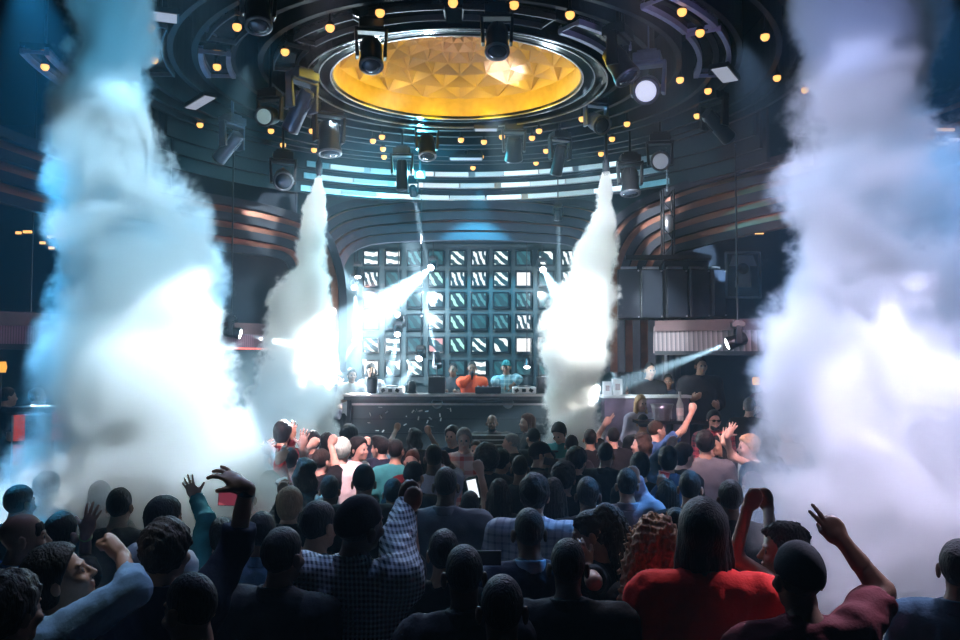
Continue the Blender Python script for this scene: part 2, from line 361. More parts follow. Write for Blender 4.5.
    for x in (-1, 1): Fp.cap((x * .09, 0, .9), (x * .1, .015, .5), .093, .068, k=.03).cap((x * .1, .015, .5), (x * .11, -.015, .13), .068, .055, k=.03)
    npmesh('trousers', [Fp.mesh()], [cloth(tr)], root)
    # hair, hats
    if hair != 'bald': build_hair(root, hair, hc, hr, place, MH, HC, near, sd_)
    for e in extra:
        if e[0] == 'watch':
            sh, el, wr = A[e[1]][:3]; d = (wr - el).normalized(); Fw = Field(npv(wr) - .1, npv(wr) + .1, hd); cylf(Fw, wr - d * .03, wr - d * .003, .036, .034, k=.003); npmesh(e[2] if len(e) > 2 else 'wristwatch', [Fw.mesh()], [mat('strap_' + (e[2] if len(e) > 2 else 'watch'), e[3] if len(e) > 3 else (.01, .01, .012), .4)], root)
        elif e[0] == 'glasses':
            Fg = Field((-.09, -.02, -.04), (.09, .14, .05), .006)
            for x in (-1, 1): Fg.ell((x * .033, .112, .002), (.027, .007, .018), k=.004).cap((x * .06, .105, .008), (x * .084, 0, .005), .005, k=.004)
            Fg.cap((-.01, .115, .006), (.01, .115, .006), .005, k=.004); v, q = Fg.mesh(); npmesh('glasses', [(place(v), q)], [mat('spectacle_frame', (.015, .015, .015), .2)], root)
        elif e[0] == 'beard':
            Fg = Field((-.1, -.02, -.15), (.1, .14, .0), hr); Fg.ell((0, .04, -.085), (.063, .064, .045), k=.02); Fg.ell((0, .1, -.066), (.03, .03, .014), k=.01, mode='s'); v, q = Fg.mesh(); npmesh('beard', [(place(v), q)], [hairm(e[1], HAIR[e[1]])], root)
    PEOPLE.append((root, label, D)); return root, A, root.matrix_basis.copy()
def build_hair(root, style, hc, h, place, MH, HC, near, seed):
    long_ = style in ('long', 'wavy', 'curly', 'curlytail', 'braids', 'afro', 'bob')
    Fd = Field((-.2, -.24, -.52 if long_ else -.16), (.2, .16, .22), h if not long_ else h * 1.15)
    t = {'short': .012, 'fade': .006, 'medium': .024, 'quiff': .02, 'curlytop': .026, 'afro': .06, 'long': .018, 'wavy': .024, 'curly': .045, 'curlytail': .01, 'braids': .02, 'wrap': .014, 'beanie': .018, 'cap': .014, 'bun': .012, 'bob': .026, 'balding': .008}[style]
    Fd.ell((0, -.014, .031), (.075 + t * (.55 if t < .02 else 1), .098 + t, .09 + t), k=.02); G = Fd.grid(); y, z, x = G[..., 1], G[..., 2], G[..., 0]
    # free the face and the nape
    if style in ('wrap', 'beanie', 'cap'): cut = np.maximum(.012 + .1 * (y > .02) * 0 - z - .22 * (-y), 0 * z - 9)
    elif style == 'balding': cut = np.maximum(np.maximum(-.07 - z - .2 * y, .045 - (.0 - y) * -1 - .0), z - .075)
    else: cut = np.maximum((.062 - z) * .8 + (y - .055) * 1.0 - .012, (-.075 if style not in ('fade',) else -.045) - z + .55 * y)
    base = np.maximum(Fd.D, cut)
    if style in ('afro', 'curly', 'bob'): base = np.minimum(Fd.D + .0, 9); base = np.maximum(base, np.maximum((y - .05) * 1.2 + (.06 - z) * .8 - .02, -.13 - z))
    Fd.D = base
    if style == 'quiff': Fd.ell((0, .05, .115), (.055, .06, .03), k=.03)
    if style == 'medium': Fd.ell((0, -.05, -.03), (.078, .06, .07), k=.03)
    if style in ('long', 'wavy'):
        Fd.ell((0, -.055, -.1), (.092, .062, .15), k=.05).ell((0, -.07, -.25), (.105 if style == 'long' else .12, .05, .2), k=.05)
        for sx in (-1, 1): Fd.cap((sx * .08, -.01, .0), (sx * .105, -.0, -.3), .026, .03, k=.03)
    if style == 'curly':
        Fd.ell((0, -.06, -.12), (.155, .1, .2), k=.05).ell((0, -.075, -.28), (.175, .09, .18), k=.05)
    if style == 'curlytail': Fd.ell((0, -.105, .1), (.05, .055, .05), k=.02).ell((0, -.14, -.02), (.085, .07, .13), k=.03).ell((0, -.13, -.2), (.115, .07, .2), k=.05)
    if style == 'bun': Fd.ell((0, -.1, .09), (.045, .045, .042), k=.01)
    if style == 'bob': Fd.ell((0, -.04, -.07), (.1, .08, .1), k=.04)
    if style == 'braids':
        rg = random.Random(seed)
        Fd.ell((0, -.045, -.07), (.08, .05, .11), k=.03)
        for i in range(22):
            a = math.pi * (1.0 + (i + .5) / 22 * 1.0) if True else 0; rx, ry = .1 + rg.uniform(-.01, .008), .1 + rg.uniform(-.012, .006)
            px, py = math.cos(a) * rx, math.sin(a) * ry * .95 + .01; Fd.cap((px * .8, py * .85, .07), (px * 1.04, py * 1.04, -.09), .011, .0115, k=.004); Fd.cap((px * 1.04, py * 1.04, -.09), (px * 1.1 + rg.uniform(-.015, .015), py * 1.0, -.2 - rg.uniform(0, .12)), .0115, .009, k=.004)
    if style == 'cap': Fd.ell((0, .125, .035), (.068, .06, .009), k=.012)
    if style == 'wavy' or style == 'long': Fd.D += np.where(np.abs(Fd.D) < .06, .006 * np.sin(np.arctan2(y + .02, x) * 26 + (9 if style == 'wavy' else 0) * np.sin(z * 30)) + (.012 * np.sin(z * 38 + np.sign(x)) if style == 'wavy' else 0), 0)
    if style in ('curly', 'curlytail', 'afro', 'curlytop', 'bob'):
        a = {'curly': .036, 'curlytail': .018, 'afro': .014, 'curlytop': .012, 'bob': .012}[style]; keep = (z > .11) & (np.abs(G[..., 1]) < .2) if style == 'curlytail' else np.zeros_like(z, bool)
        Fd.D += np.where((np.abs(Fd.D) < .08) & ~keep, a * wob(G, seed, 75, 5) + a * .9 * wob(G, seed + 3, 170, 5), 0)
    if style in ('short', 'medium', 'quiff'): Fd.D += np.where(np.abs(Fd.D) < .05, .0035 * wob(G, seed, 130, 5) + .003 * wob(G * npv((1, 1, .5)), seed + 1, 60, 4), 0)
    v, q = Fd.mesh()
    if style in ('wrap', 'beanie', 'cap'):
        npmesh({'wrap': 'head_wrap', 'beanie': 'beanie', 'cap': 'cap'}[style], [(place(v), q)], [cloth(hc)], root)
        if style != 'beanie' or True:
            Fn = Field((-.1, -.13, -.12), (.1, .09, .06), h); Fn.ell((0, -.014, .028), (.081, .102, .09), k=.02); Gn = Fn.grid(); Fn.D = np.maximum(Fn.D, np.maximum(np.maximum(-.065 - Gn[..., 2] + .5 * Gn[..., 1], Gn[..., 2] - .03), Gn[..., 1] - .02)); v, q = Fn.mesh(); npmesh('hair', [(place(v), q)], [hairm('black', HAIR['black'])], root)
    else: npmesh('hair', [(place(v), q)], [hairm(hc, HAIR[hc])], root)
# ------------------------------------------------------------------ the room
ORD = ['first', 'second', 'third', 'fourth', 'fifth', 'sixth', 'seventh', 'eighth', 'ninth', 'tenth', 'eleventh', 'twelfth', 'thirteenth', 'fourteenth']
M_dark = mat('black_paint', (.006, .007, .01), .8, spec=.08); M_floor = mat('floor_vinyl', (.02, .018, .02), .35, bump=.1)
M_wall = mat('charcoal_wall', (.012, .015, .022), .8, bump=.2, spec=.1); M_copper = mat('copper_panel', (.22, .085, .05), .35, .55, scale=2.2, var=.6, stretch=(1, 1, 3)); M_fin = mat('grey_fin', (.02, .023, .034), .6, scale=4, spec=.15)
M_rim = mat('satin_steel', (.5, .5, .55), .3, .9); M_blk = mat('black_metal', (.02, .021, .026), .35, .6, scale=20); M_gun = mat('gunmetal', (.012, .014, .02), .5, scale=20, spec=.2); M_gloss = mat('gloss_black', (.01, .011, .014), .12)
M_lens = mat('lens_glass', (.07, .09, .13), .08, .6); M_gun2 = mat('dull_steel', (.14, .15, .18), .35, .7); M_white = mat('white_plastic', (.75, .75, .78), .4)
def struct(mb, name, m): return tag(mb.build(name, m), kind='structure')
def slab(name, a, b, m):
    return struct(MB().box([(a[i] + b[i]) / 2 for i in range(3)], [b[i] - a[i] for i in range(3)]), name, m)
slab('floor', (-9, -3, -.2), (9, 16, 0), M_floor); slab('ceiling', (-9, -3, 6.6), (9, 16, 6.8), M_dark)
slab('wall_back', (-9, 15.75, 0), (9, 16, 6.6), mat('stage_wall', (.015, .04, .05), .5)); slab('wall_left', (-9.2, -3, 0), (-9, 16, 6.6), M_wall); slab('wall_right', (9, -3, 0), (9.2, 16, 6.6), M_wall); slab('wall_front', (-9, -3.2, 0), (9, -3, 6.6), M_wall)
slab('floor_stage', (-2.9, 13.45, 0), (2.9, 15.75, .83), M_dark)
slab('floor_lounge_right', (2.05, 11.6, 0), (9, 15.75, .62), M_dark); slab('floor_lounge_left', (-9, 9.4, 0), (-4.3, 15.75, .55), M_dark)
# concentric ceiling rings round the dome
CX, CY = -.27, 10.0; rings = [(1.95, 6.05), (2.25, 6.03), (2.55, 6.02), (2.95, 6.0), (3.2, 6.0), (3.6, 5.98), (3.82, 5.96), (4.02, 5.95)]
tn = 1
for r, z in rings:
    struct(MB().arc((CX, CY), r, r + .06, z - .14, z + .6), 'trim_%d' % tn, M_gun); tn += 1
for k, (r, z) in enumerate([(4.2, 5.74), (4.31, 5.57), (4.42, 5.385)]):
    struct(MB().arc((CX, CY), r + .055, r + .1, z - .13, 6.6, 20, 160), 'trim_%d' % tn, M_gun); tn += 1
    st = thing('light_strip', 'glowing white strip curving under the ceiling behind the dome, %s of three' % ['topmost', 'middle', 'lowest'][k], 'light strip', (0, 0, 0), group='white strips behind the dome')
    MB().arc((CX, CY), r + .04, r + .09, z - .1, z - .01, 44, 126).build('housing', M_rim, st)
    for q in range(9):
        a = 49 + q * 8 + k * 2.2; MB().arc((CX, CY), r, r + .045, z - .085, z - .025, a, a + [7.8, 6.4, 7.6][(q + k) % 3], 12).build('diffuser', glow('strip_glow_%d' % (q % 3), (.72, .93, 1), [1.3, .75, .4][(q * 2 + k) % 3]), st)
# gold dome
def gold_dome():
    d = thing('ceiling_dome', 'round gold dome of triangular facets inside a black ring on the ceiling', 'ceiling dome', (CX, CY, 5.84))
    mb = MB(); mb.arc((0, 0), 1.48, 1.5, .0, .5).arc((0, 0), 1.5, 1.72, .0, .1).arc((0, 0), 1.72, 1.78, -.04, .34); mb.build('ring', M_gloss, d)
    MB().arc((0, 0), 1.485, 1.5, -.012, .0).arc((0, 0), 1.62, 1.632, -.012, .0).arc((0, 0), 1.768, 1.78, -.052, -.04).build('trim_line', M_rim, d)
    rad = [0, .17, .36, .57, .8, 1.03, 1.26, 1.47]; n = 18; mb = MB(); hz = lambda r: .2 + .45 * math.cos(min(1, r / 1.5) * 1.45)
    P = lambda i, k: Vector((math.cos((k + .5 * (i % 2)) * 2 * math.pi / n) * rad[i], math.sin((k + .5 * (i % 2)) * 2 * math.pi / n) * rad[i], hz(rad[i])))
    rg = random.Random(4)
    def tri(a, b, c):
        m = (a + b + c) / 3; m.z += .115 + rg.uniform(-.012, .012); ab, bc, ca = (a + b) / 2, (b + c) / 2, (c + a) / 2
        for p, q in ((a, b), (b, c), (c, a)): mb.add([p, q, m], [(0, 1, 2)])
    for k in range(n):
        tri(P(0, 0), P(1, k), P(1, k + 1))
        for i in range(1, 7):
            s = i % 2
            a, b, c, e = P(i, k), P(i, k + 1), P(i + 1, k), P(i + 1, k + 1)
            if s: tri(a, e, b) ; tri(a, c, e) if False else tri(a, Vector(P(i + 1, k + 1)), Vector(P(i + 1, k)) if False else P(i + 1, k))
            else: tri(a, c, b); tri(b, c, e)
    MB().arc((0, 0), 1.462, 1.479, .03, .34).build('cove_band', mat('cove_gold', (.7, .5, .2), .5, .2), d)
    mb.build('faceted_panel', mat('gold_leaf', (.55, .4, .3), .4, .25, scale=5, var=.12), d)
    MB().lathe([(.0, -.05), (.05, -.05), (.05, .0), (.0, .0)], (0, 0, hz(0) - .03), n=16).build('boss', M_rim, d)
    for k in range(14):
        a = k * 2 * math.pi / 14; l = bpy.data.lights.new('cove_light', 'POINT'); l.energy = 4.; l.color = (1, .68, .01); l.shadow_soft_size = .1; o = link('cove_light', l, d); o.location = (math.cos(a) * 1.18, math.sin(a) * 1.18, .06)
gold_dome()
# coffers: shallow channels of pale edges set between the rings, each carries bulbs
def coffer(r, w, a0, a1, label, bright=False, z=5.86):
    t = thing('ceiling_channel', label, 'ceiling channel', (CX, CY, z), group='curved channels on the ceiling rings')
    MB().arc((0, 0), r, r + w, .03, .1, a0, a1, 20).build('tray', M_gloss, t)
    e = .05 if bright else .014
    m = MB().arc((0, 0), r, r + e, -.03, .06, a0, a1, 20).arc((0, 0), r + w - e, r + w, -.03, .06, a0, a1, 20)
    for a in (a0, a1):
        c = Vector((math.cos(R_(a)) * (r + w / 2), math.sin(R_(a)) * (r + w / 2), .0)); m.box(c, (w, .014, .04), (0, 0, R_(a)))
    m.build('edge', mat('dull_edge', (.12, .125, .15), .4, .6) if not bright else mat('lit_edge', (.42, .42, .58), .4, .4), t)  # violet light on the bright channels is put into their edge colour
for a in [(1.88, .26, -168, -146, 'curved ceiling channel at the far end of the dome ring, beside the slim lit fixtures'), (1.88, .26, -141, -117, 'curved ceiling channel holding a bulb, just left of the dome front'), (1.88, .26, -112, -92, 'curved ceiling channel above the dome front, holding the bulb left of centre'), (1.88, .26, -87, -62, 'curved ceiling channel above the dome front, between two hanging heads')]: coffer(*a)
coffer(1.86, .32, -55, -30, 'wide pale lit curved channel with one bulb at the right shoulder of the dome', True)
coffer(2.6, .34, -176, -160, 'curved channel with violet lit edges and one bulb, left of the dome', True); coffer(2.6, .3, -152, -136, 'dark curved channel with one bulb at the upper left of the ceiling')
coffer(2.78, .36, -50, -33, 'wide violet lit channel at the upper right of the ceiling', True); coffer(2.78, .36, -31, -4, 'long violet lit channel curving down right of the dome', True)
coffer(3.3, .3, -176, -150, 'curved channel with two bulbs beside the tall smoke column on the left'); coffer(4.5, .3, -188, -168, 'outermost curved channel at the top left corner with one bulb', True)
def bulb(px, py, label, grp):
    p = atz(px, py, 5.8); t = thing('ceiling_bulb', label, 'ceiling bulb', p, group=grp)
    MB().lathe([(.03, .06), (.048, .02), (.044, .02), (.02, .05)], n=14).tube((0, 0, .04), (0, 0, .8), .016, n=8).build('socket', M_blk, t)
    MB().lathe([(.004, -.042), (.026, -.036), (.041, -.018), (.046, .0), (.042, .022), (.024, .04)], n=14).build('globe', glow('amber_glow', (1, .5, .13), 1.75), t)
rows = {'in the row before the gold dome': [(285, 52), (330, 28), (380, 13), (453, 3), (514, 5), (570, 15), (623, 33)],
        'on the ceiling at the upper left': [(45, 67), (150, 28), (154, 60), (200, 125), (217, 67), (237, 27), (271, 131)],
        'on the ceiling right of the dome': [(680, 80), (682, 12), (697, 116), (700, 33), (708, 91), (765, 37), (777, 78), (805, 90)],
        'in the scattered row beyond the left half of the dome': [(283, 145), (312, 131), (314, 150), (348, 165), (373, 141), (382, 137), (383, 149), (384, 157)],
        'in the scattered row beyond the dome centre': [(461, 140), (473, 168), (481, 157), (484, 142), (502, 137), (532, 138), (539, 131), (536, 163), (546, 151)],
        'in the scattered row beyond the right half of the dome': [(564, 139), (582, 119), (601, 154), (612, 139), (627, 124)]}
for k, v in rows.items():
    for i, (px, py) in enumerate(sorted(v)): bulb(px, py, 'amber bulb %s, %s from left' % (k, ORD[i]), 'amber bulbs ' + k)
def panel(px, py, ang, L, W, label, z=5.75):
    t = thing('flat_ceiling_light', label, 'light panel', atz(px, py, z), (0, 0, R_(ang)), 'flat light panels on the ceiling')
    MB().box((0, 0, .03), (L + .04, W + .04, .05)).tube((0, 0, .05), (0, 0, .84), .02).build('frame', M_blk, t); MB().box((0, 0, 0), (L, W, .012)).build('diffuser', glow('panel_glow', (.55, .6, .75), .62), t)
panel(200, 103, -50, .62, .13, 'flat pale light panel on the ceiling beside the left smoke column'); panel(725, 75, 60, .5, .17, 'flat pale light panel on the ceiling right of the dome'); panel(466, 159, 0, .5, .13, 'flat pale light panel behind the dome centre, above the white strips'); panel(486, 130, 0, .3, .1, 'small flat panel just behind the dome rim'); panel(160, 17, 20, .3, .2, 'pale triangular tipped panel at the top edge beside the left smoke')
# moving heads: base on a pole, yoke, head with a lens
def moving_head(px, py, D, s, pan, tilt, label, lit=None, light=None, style='round', pale=False, floor=False, aim=None, nogroup=None):
    p = at(px, py, D)
    if aim is not None: pan = math.degrees(math.atan2(-(aim[0] - p.x), aim[1] - p.y))
    t = thing('moving_head_light', label, 'stage light', p, (0, 0, R_(pan)), nogroup or 'moving head lights hung from the ceiling'); t.scale = (s, s, s); sg = -1 if floor else 1
    m = mat('blue_lit_metal', (.17, .21, .31), .3, .5) if pale else M_blk  # pale blue colour stands in for light falling on some heads
    rc = math.hypot(p.x - CX, p.y - CY); top = ((5.8 if rc < 2.0 else 6.6) - p.z) / s if not floor else 0
    b = MB().box((0, 0, sg * .36), (.34, .3, .12)).box((0, 0, sg * .44), (.24, .2, .05))
    if not floor: b.tube((0, 0, .45), (0, 0, top), .025, n=8)
    else: b.tube((0, 0, -.45), (0, 0, (.83 - p.z) / s), .025, n=8)
    b.build('base', m, t, bevel=.015)
    y = MB()
    for x in (-1, 1): y.box((x * .2, 0, sg * .12), (.05, .16, .42), (0, x * .06 * sg, 0), taper=.75)
    y.box((0, 0, sg * .29), (.42, .17, .05)); y.build('yoke', m, t, bevel=.012)
    if aim is not None: q = (Matrix.Rotation(-R_(pan), 3, 'Z') @ (Vector(aim) - p)).to_track_quat('-Z', 'Y').to_matrix()
    else: q = Euler((R_(tilt), 0, 0)).to_matrix()
    prof = [(.1, .2), (.13, .17), (.15, .02), (.145, -.1), (.17, -.22), (.165, -.25)] if style == 'round' else [(.08, .2), (.1, .16), (.11, .0), (.115, -.3), (.12, -.36), (.115, -.38)]
    hd = MB().lathe(prof, M=q, n=22)
    for a in range(4): hd.box(q @ Vector((math.cos(a * 1.57) * .14, math.sin(a * 1.57) * .14, .06)), (.02, .02, .2), q)
    h = hd.build('head', m, t); z = prof[-1][1]; r = prof[-1][0]
    MB().lathe([(r * .78, z - .002), (r * .74, z - .02), (r * .4, z - .038), (.001, z - .044)], M=q, n=20).build('lens', glow('lens_' + lit[0], lit[1], lit[2]) if lit else M_lens, h)
    MB().lathe([(r * 1.03, z + .012), (r * 1.03, z - .012), (r * .8, z - .012), (r * .8, z + .012)], M=q, n=22).build('bezel', M_gun2, h)
    if light:
        l = bpy.data.lights.new('beam', 'SPOT'); l.energy = light[0]; l.spot_size = R_(light[1]); l.spot_blend = .25; l.color = light[2]; l.shadow_soft_size = light[3] if len(light) > 3 else .03; o = link('beam', l, t); o.scale = (1 / s,) * 3
        o.location = q @ Vector((0, 0, z - .08)); o.rotation_euler = q.to_euler()
    return t
W_ = ('white', (.85, .93, 1), 30); CY_ = ('cyan', (.2, .9, 1), 12)
moving_head(371, 52, 8.06, .7, 10, -24, 'big dark moving head hanging before the left half of the gold dome'); moving_head(497, 38, 7.7, .68, 0, -24, 'big moving head with a glassy face hanging before the top of the gold dome', pale=False)
moving_head(514, 147, 11.7, .75, 0, 38, 'rounded grey moving head hanging beyond the dome centre, below the ring'); moving_head(427, 145, 11.85, .75, 10, -20, 'dark moving head with a square yoke under the left part of the dome ring'); moving_head(329, 136, 11, .95, 30, -8, 'tall dark moving head at the left end of the white strips')
moving_head(402, 170, 12.4, .75, 0, 10, 'slim dark moving head hanging over the white strips beside the cyan lamp', style='tube'); moving_head(560, 155, 12, .75, 20, 30, 'slim box shaped moving head pointing at the right jet, before the white strips', style='tube'); moving_head(596, 122, 11, .75, 20, -62, 'blue lit moving head showing its round lens right of the dome ring', pale=True)
moving_head(648, 88, 9, .86, -18, -64, 'large silvery moving head with a bright round lens right of the dome', lit=('soft', (.7, .75, 1), .9), pale=True); moving_head(618, 62, 8.3, .8, 60, -30, 'grey moving head seen side on against the right edge of the dome', pale=False)
moving_head(232, 143, 11, .8, 60, 52, 'tilted long moving head with a pale lit side, left of centre under the ceiling', style='tube', pale=True); moving_head(302, 104, 9.4, .85, 50, 40, 'tilted long moving head with a pale lit side beside the left edge of the dome', style='tube', pale=True); moving_head(270, 116, 10, .7, -10, -72, 'small moving head with a round lens facing out, left of the dome', lit=('dim', (.5, .75, .8), .35))
moving_head(283, 178, 12, .85, 15, -66, 'dark moving head above the left smoke jet nozzle'); moving_head(660, 160, 12, .85, -10, -72, 'dark moving head with a round lens at the top of the chain hoist', lit=('dim2', (.6, .7, .9), .3)); moving_head(630, 180, 12.3, .85, 0, -12, 'moving head hanging right of the right jet nozzle')
moving_head(714, 122, 10.5, .85, -55, 60, 'long grey moving head tilted under the dark ceiling on the right', style='tube'); moving_head(806, 150, 11, .7, 0, 30, 'small moving head half hidden at the edge of the right smoke column'); moving_head(258, 10, 7.2, .7, 20, -20, 'dark moving head in the gloom at the top left of the dome'); moving_head(213, 18, 8.6, .6, 60, 30, 'small blue tinted moving head under the upper left ceiling', pale=True)
# the cyan blinder under the strips
cy = thing('cyan_lamp', 'bright cyan lamp glaring under the white ceiling strips', 'stage light', at(420, 175, 13.2))
MB().box((0, 0, 0), (.16, .1, .12)).tube((0, 0, .06), (0, 0, 6.6 - cy.location.z), .02).build('housing', M_blk, cy); MB().lathe([(.05, -.01), (.045, .01), (.001, .014)], (0, -.055, 0), Matrix.Rotation(R_(90), 3, 'X')).build('lens', glow('cyan_lens', (.25, .95, 1), 60), cy)
l = bpy.data.lights.new('glare', 'POINT'); l.energy = 160; l.color = (.1, .75, 1); l.shadow_soft_size = .05; o = link('glare', l, cy); o.location = (0, -.25, -.03)
# ------------------------------------------------------------------ stage
def loft(paths, nsub=8):
    mb = MB(); rows_ = []
    for pts in paths:
        pts = [Vector(p) for p in pts]; n = len(pts); P = []
        for i in range(n - 1):
            a, b, c, e = pts[max(i - 1, 0)], pts[i], pts[i + 1], pts[min(i + 2, n - 1)]
            for k in range(nsub):
                t = k / nsub; P.append(.5 * ((2 * b) + (c - a) * t + (2 * a - 5 * b + 4 * c - e) * t * t + (3 * b - a - 3 * c + e) * t ** 3))
        rows_.append(P + [pts[-1]])
    m = len(rows_[0]); vs = [p for r in rows_ for p in r] + [p + Vector((0, .12, 0)) for r in rows_ for p in r]; k0 = len(rows_) * m
    for i in range(len(rows_) - 1):
        for j in range(m - 1):
            q = (i * m + j, i * m + j + 1, (i + 1) * m + j + 1, (i + 1) * m + j); mb.f += [q, tuple(k0 + x for x in reversed(q))]; mb.sm += [True, True]
    mb.v = vs; return mb
def PX(L, dd=0.): return [at(x, y, d + dd) for x, y, d in L]
arch = [[(600 + o, 372, 14.6 - o * .008), (600 + o, 300, 14.6 - o * .008), (596 + o * .95, 262 - o * .35, 14.6 - o * .008), (575 + o * .7, 243 - o * .75, 14.5), (540 + o * .3, 238 - o * .9, 14.5), (470, 236 - o, 14.5), (395 - o * .3, 238 - o * .9, 14.5), (360 - o * .7, 244 - o * .75, 14.5), (342 - o * .95, 262 - o * .35, 14.6), (338 - o, 300, 14.6), (338 - o, 372, 14.6)] for o in (0, 10, 21, 32, 43)]
struct(loft([PX(a, .1) for a in arch]), 'wall_arch', M_copper)
for i, a in enumerate(arch[:4] + [arch[4]]):
    struct(MB().sweep(PX(a, -.02 * i), .13, .16), 'trim_%d' % tn, M_fin); tn += 1
rightb = [[(652 - o * .9, 372, 13.4), (652 - o * .9, 300, 13.4), (655 - o * .85, 270 - o * .2, 13.4), (668 - o * .7, 252 - o * .55, 13.3), (700 - o * .4, 242 - o * .8, 13), (740, 232 - o * .95, 12.4), (800, 219 - o * 1.0, 11.5), (880, 200 - o * 1.15, 10.6), (985, 172 - o * 1.35, 9.8)] for o in (0, 17, 34, 51, 66)]
struct(loft([PX(a, .1) for a in rightb]), 'wall_balcony_right', M_copper)
leftb = [[(296 + o * .9, 372, 13.4), (297 + o * .9, 300, 13.4), (294 + o * .85, 272 - o * .2, 13.4), (284 + o * .7, 256 - o * .55, 13.3), (250 + o * .4, 250 - o * .8, 13), (190, 242 - o * .95, 12.4), (130, 230 - o * 1.0, 11.5), (60, 212 - o * 1.15, 10.6), (-25, 190 - o * 1.35, 9.8)] for o in (0, 17, 34, 51)]
struct(loft([PX(a, .1) for a in leftb]), 'wall_balcony_left', M_copper)
for a in rightb + leftb:
    struct(MB().sweep(PX(a, -.03), .12, .14), 'trim_%d' % tn, M_fin); tn += 1
# balcony fronts: fringed panel between two rails
def balcony(name, top, bot, D0, D1, x0, x1, mt, ends):
    xs = [x0 + (x1 - x0) * i / 6 for i in range(7)]; ds = [D0 + (D1 - D0) * i / 6 for i in range(7)]; yt = [top + ends[0] * i / 6 for i in range(7)]; yb = [bot + ends[1] * i / 6 for i in range(7)]
    struct(loft([PX(list(zip(xs, yt, ds))), PX(list(zip(xs, yb, ds)))]), 'wall_' + name, mt)
    global tn
    for y, w, m in ((yt, .16, mat('rail_wood', (.07, .03, .035), .5)), (yb, .06, M_gun)):
        struct(MB().sweep(PX(list(zip(xs, y, ds)), -.06), w, .2), 'trim_%d' % tn, m); tn += 1
balcony('balcony_front_right', 326, 353, 12.9, 9.6, 655, 985, pattern('fringe_gold', (.05, .045, .05), (.34, .27, .3), 'fringe', 34), (-6, 1)); balcony('balcony_front_left', 331, 350, 12.9, 9.6, 305, -25, pattern('fringe_red', (.05, .02, .03), (.22, .09, .13), 'fringe', 30), (-14, -4))
slab('floor_balcony_right', (2.9, 13.1, 2.86), (9, 15.75, 3.0), M_dark); slab('floor_balcony_left', (-9, 13.1, 2.86), (-2.9, 15.75, 3.0), M_dark)
for nm, (x0, x1, d0, d1), lab in (('a', (192, 300, 12.2, 12.75), 'thin red light line along the left balcony front, under the smoke edge'),):
    t = thing('light_line', lab, 'light line'); MB().sweep(PX([(x0, 347, d0 - .5), ((x0 + x1) / 2, 348.5, (d0 + d1) / 2 - .5), (x1, 349, d1 - .5)]), .025, .04).build('tube', glow('red_line', (1, .12, .08), 1.1), t)
# screen wall of square video tiles
TX = [371, 393, 415, 436, 457.5, 479, 501, 523.5, 546, 569]; TY = [258, 279, 300, 322, 345, 368]
fr = MB(); pz = .0
for i in range(11):
    x = at(371 - 11 + i * 22, 300, 15.5).x; fr.box((x, 15.56, 3.35), (.1, .14, 2.5))
for j in range(7): fr.box((at(470, 0, 15.5).x, 15.58, at(470, 247 + j * 22.1, 15.5).z), (4.1, .12, .11))
w0 = fr.build('video_wall_frame', mat('teal_frame', (.008, .022, .028), .5)); tag(w0, 'dark teal grid frame of the video wall behind the disc jockeys', 'frame')
def stripes(name, col, dirx, freq, duty, base, st):
    key = ('st', name)
    if key in MATS: return MATS[key]
    m = bpy.data.materials.new('screen_' + name); nt, b, N, L = nodes(m); tc = N('ShaderNodeTexCoord'); wv = N('ShaderNodeTexWave'); wv.inputs['Scale'].default_value = freq; wv.inputs['Distortion'].default_value = 1.6; wv.inputs['Detail'].default_value = 0; wv.inputs['Detail Scale'].default_value = 5; mp = N('ShaderNodeMapping'); mp.inputs['Rotation'].default_value = (0, R_(dirx), 0); L(tc.outputs['Object'], mp.inputs[0]); L(mp.outputs[0], wv.inputs['Vector'])
    cr = N('ShaderNodeValToRGB'); cr.color_ramp.elements[0].position = duty - .04; cr.color_ramp.elements[1].position = duty + .04; cr.color_ramp.elements[0].color = (*base, 1); cr.color_ramp.elements[1].color = (*col, 1); L(wv.outputs[0], cr.inputs[0]); L(cr.outputs[0], b.inputs['Emission Color']); b.inputs['Emission Strength'].default_value = st; b.inputs['Base Color'].default_value = (.01, .015, .018, 1); b.inputs['Roughness'].default_value = .2; m.cycles.emission_sampling = 'NONE'; MATS[key] = m; return m
dk = (.004, .03, .04); wt = (.85, 1, .95)
SCR = {'D': ('white slanted stripes', stripes('slant', wt, 50, 2.6, .55, dk, 1.3)), 'R': ('white steep stripes', stripes('steep', (.9, .97, 1), 20, 3.2, .5, dk, 1.2)), 'B': ('a broad white diagonal band', stripes('broad', (.92, 1, .97), 45, 1.5, .62, dk, 1.35)), 'W': ('a blank bright white picture', stripes('white', (1, 1, 1), 10, 1., .05, (.9, .95, .95), 1.2)), 'T': ('green tinged stripes', stripes('green', (.5, 1, .8), 35, 2.2, .6, dk, 1.1)), 'P': ('a pink corner stripe', stripes('pink', (1, .5, .5), 60, 1.3, .6, dk, .9)), 'K': ('a dim teal picture', stripes('dim', (.02, .12, .14), 40, 2., .6, (.006, .045, .055), 1.)), 'H': ('level white bars', stripes('level', (.95, 1, 1), 85, 2.2, .45, (.05, .12, .14), 1.3)), 'F': ('faint grey stripes', stripes('faint', (.1, .3, .32), 30, 2.8, .55, dk, 1.))}
GRID = ['HHFKDRDKBR', 'RKKTRRDWKR', 'KKKBTFKFKK', 'KKKDTKFRBK', 'DHKPTDBWKK', 'WBDKKHKKKK']
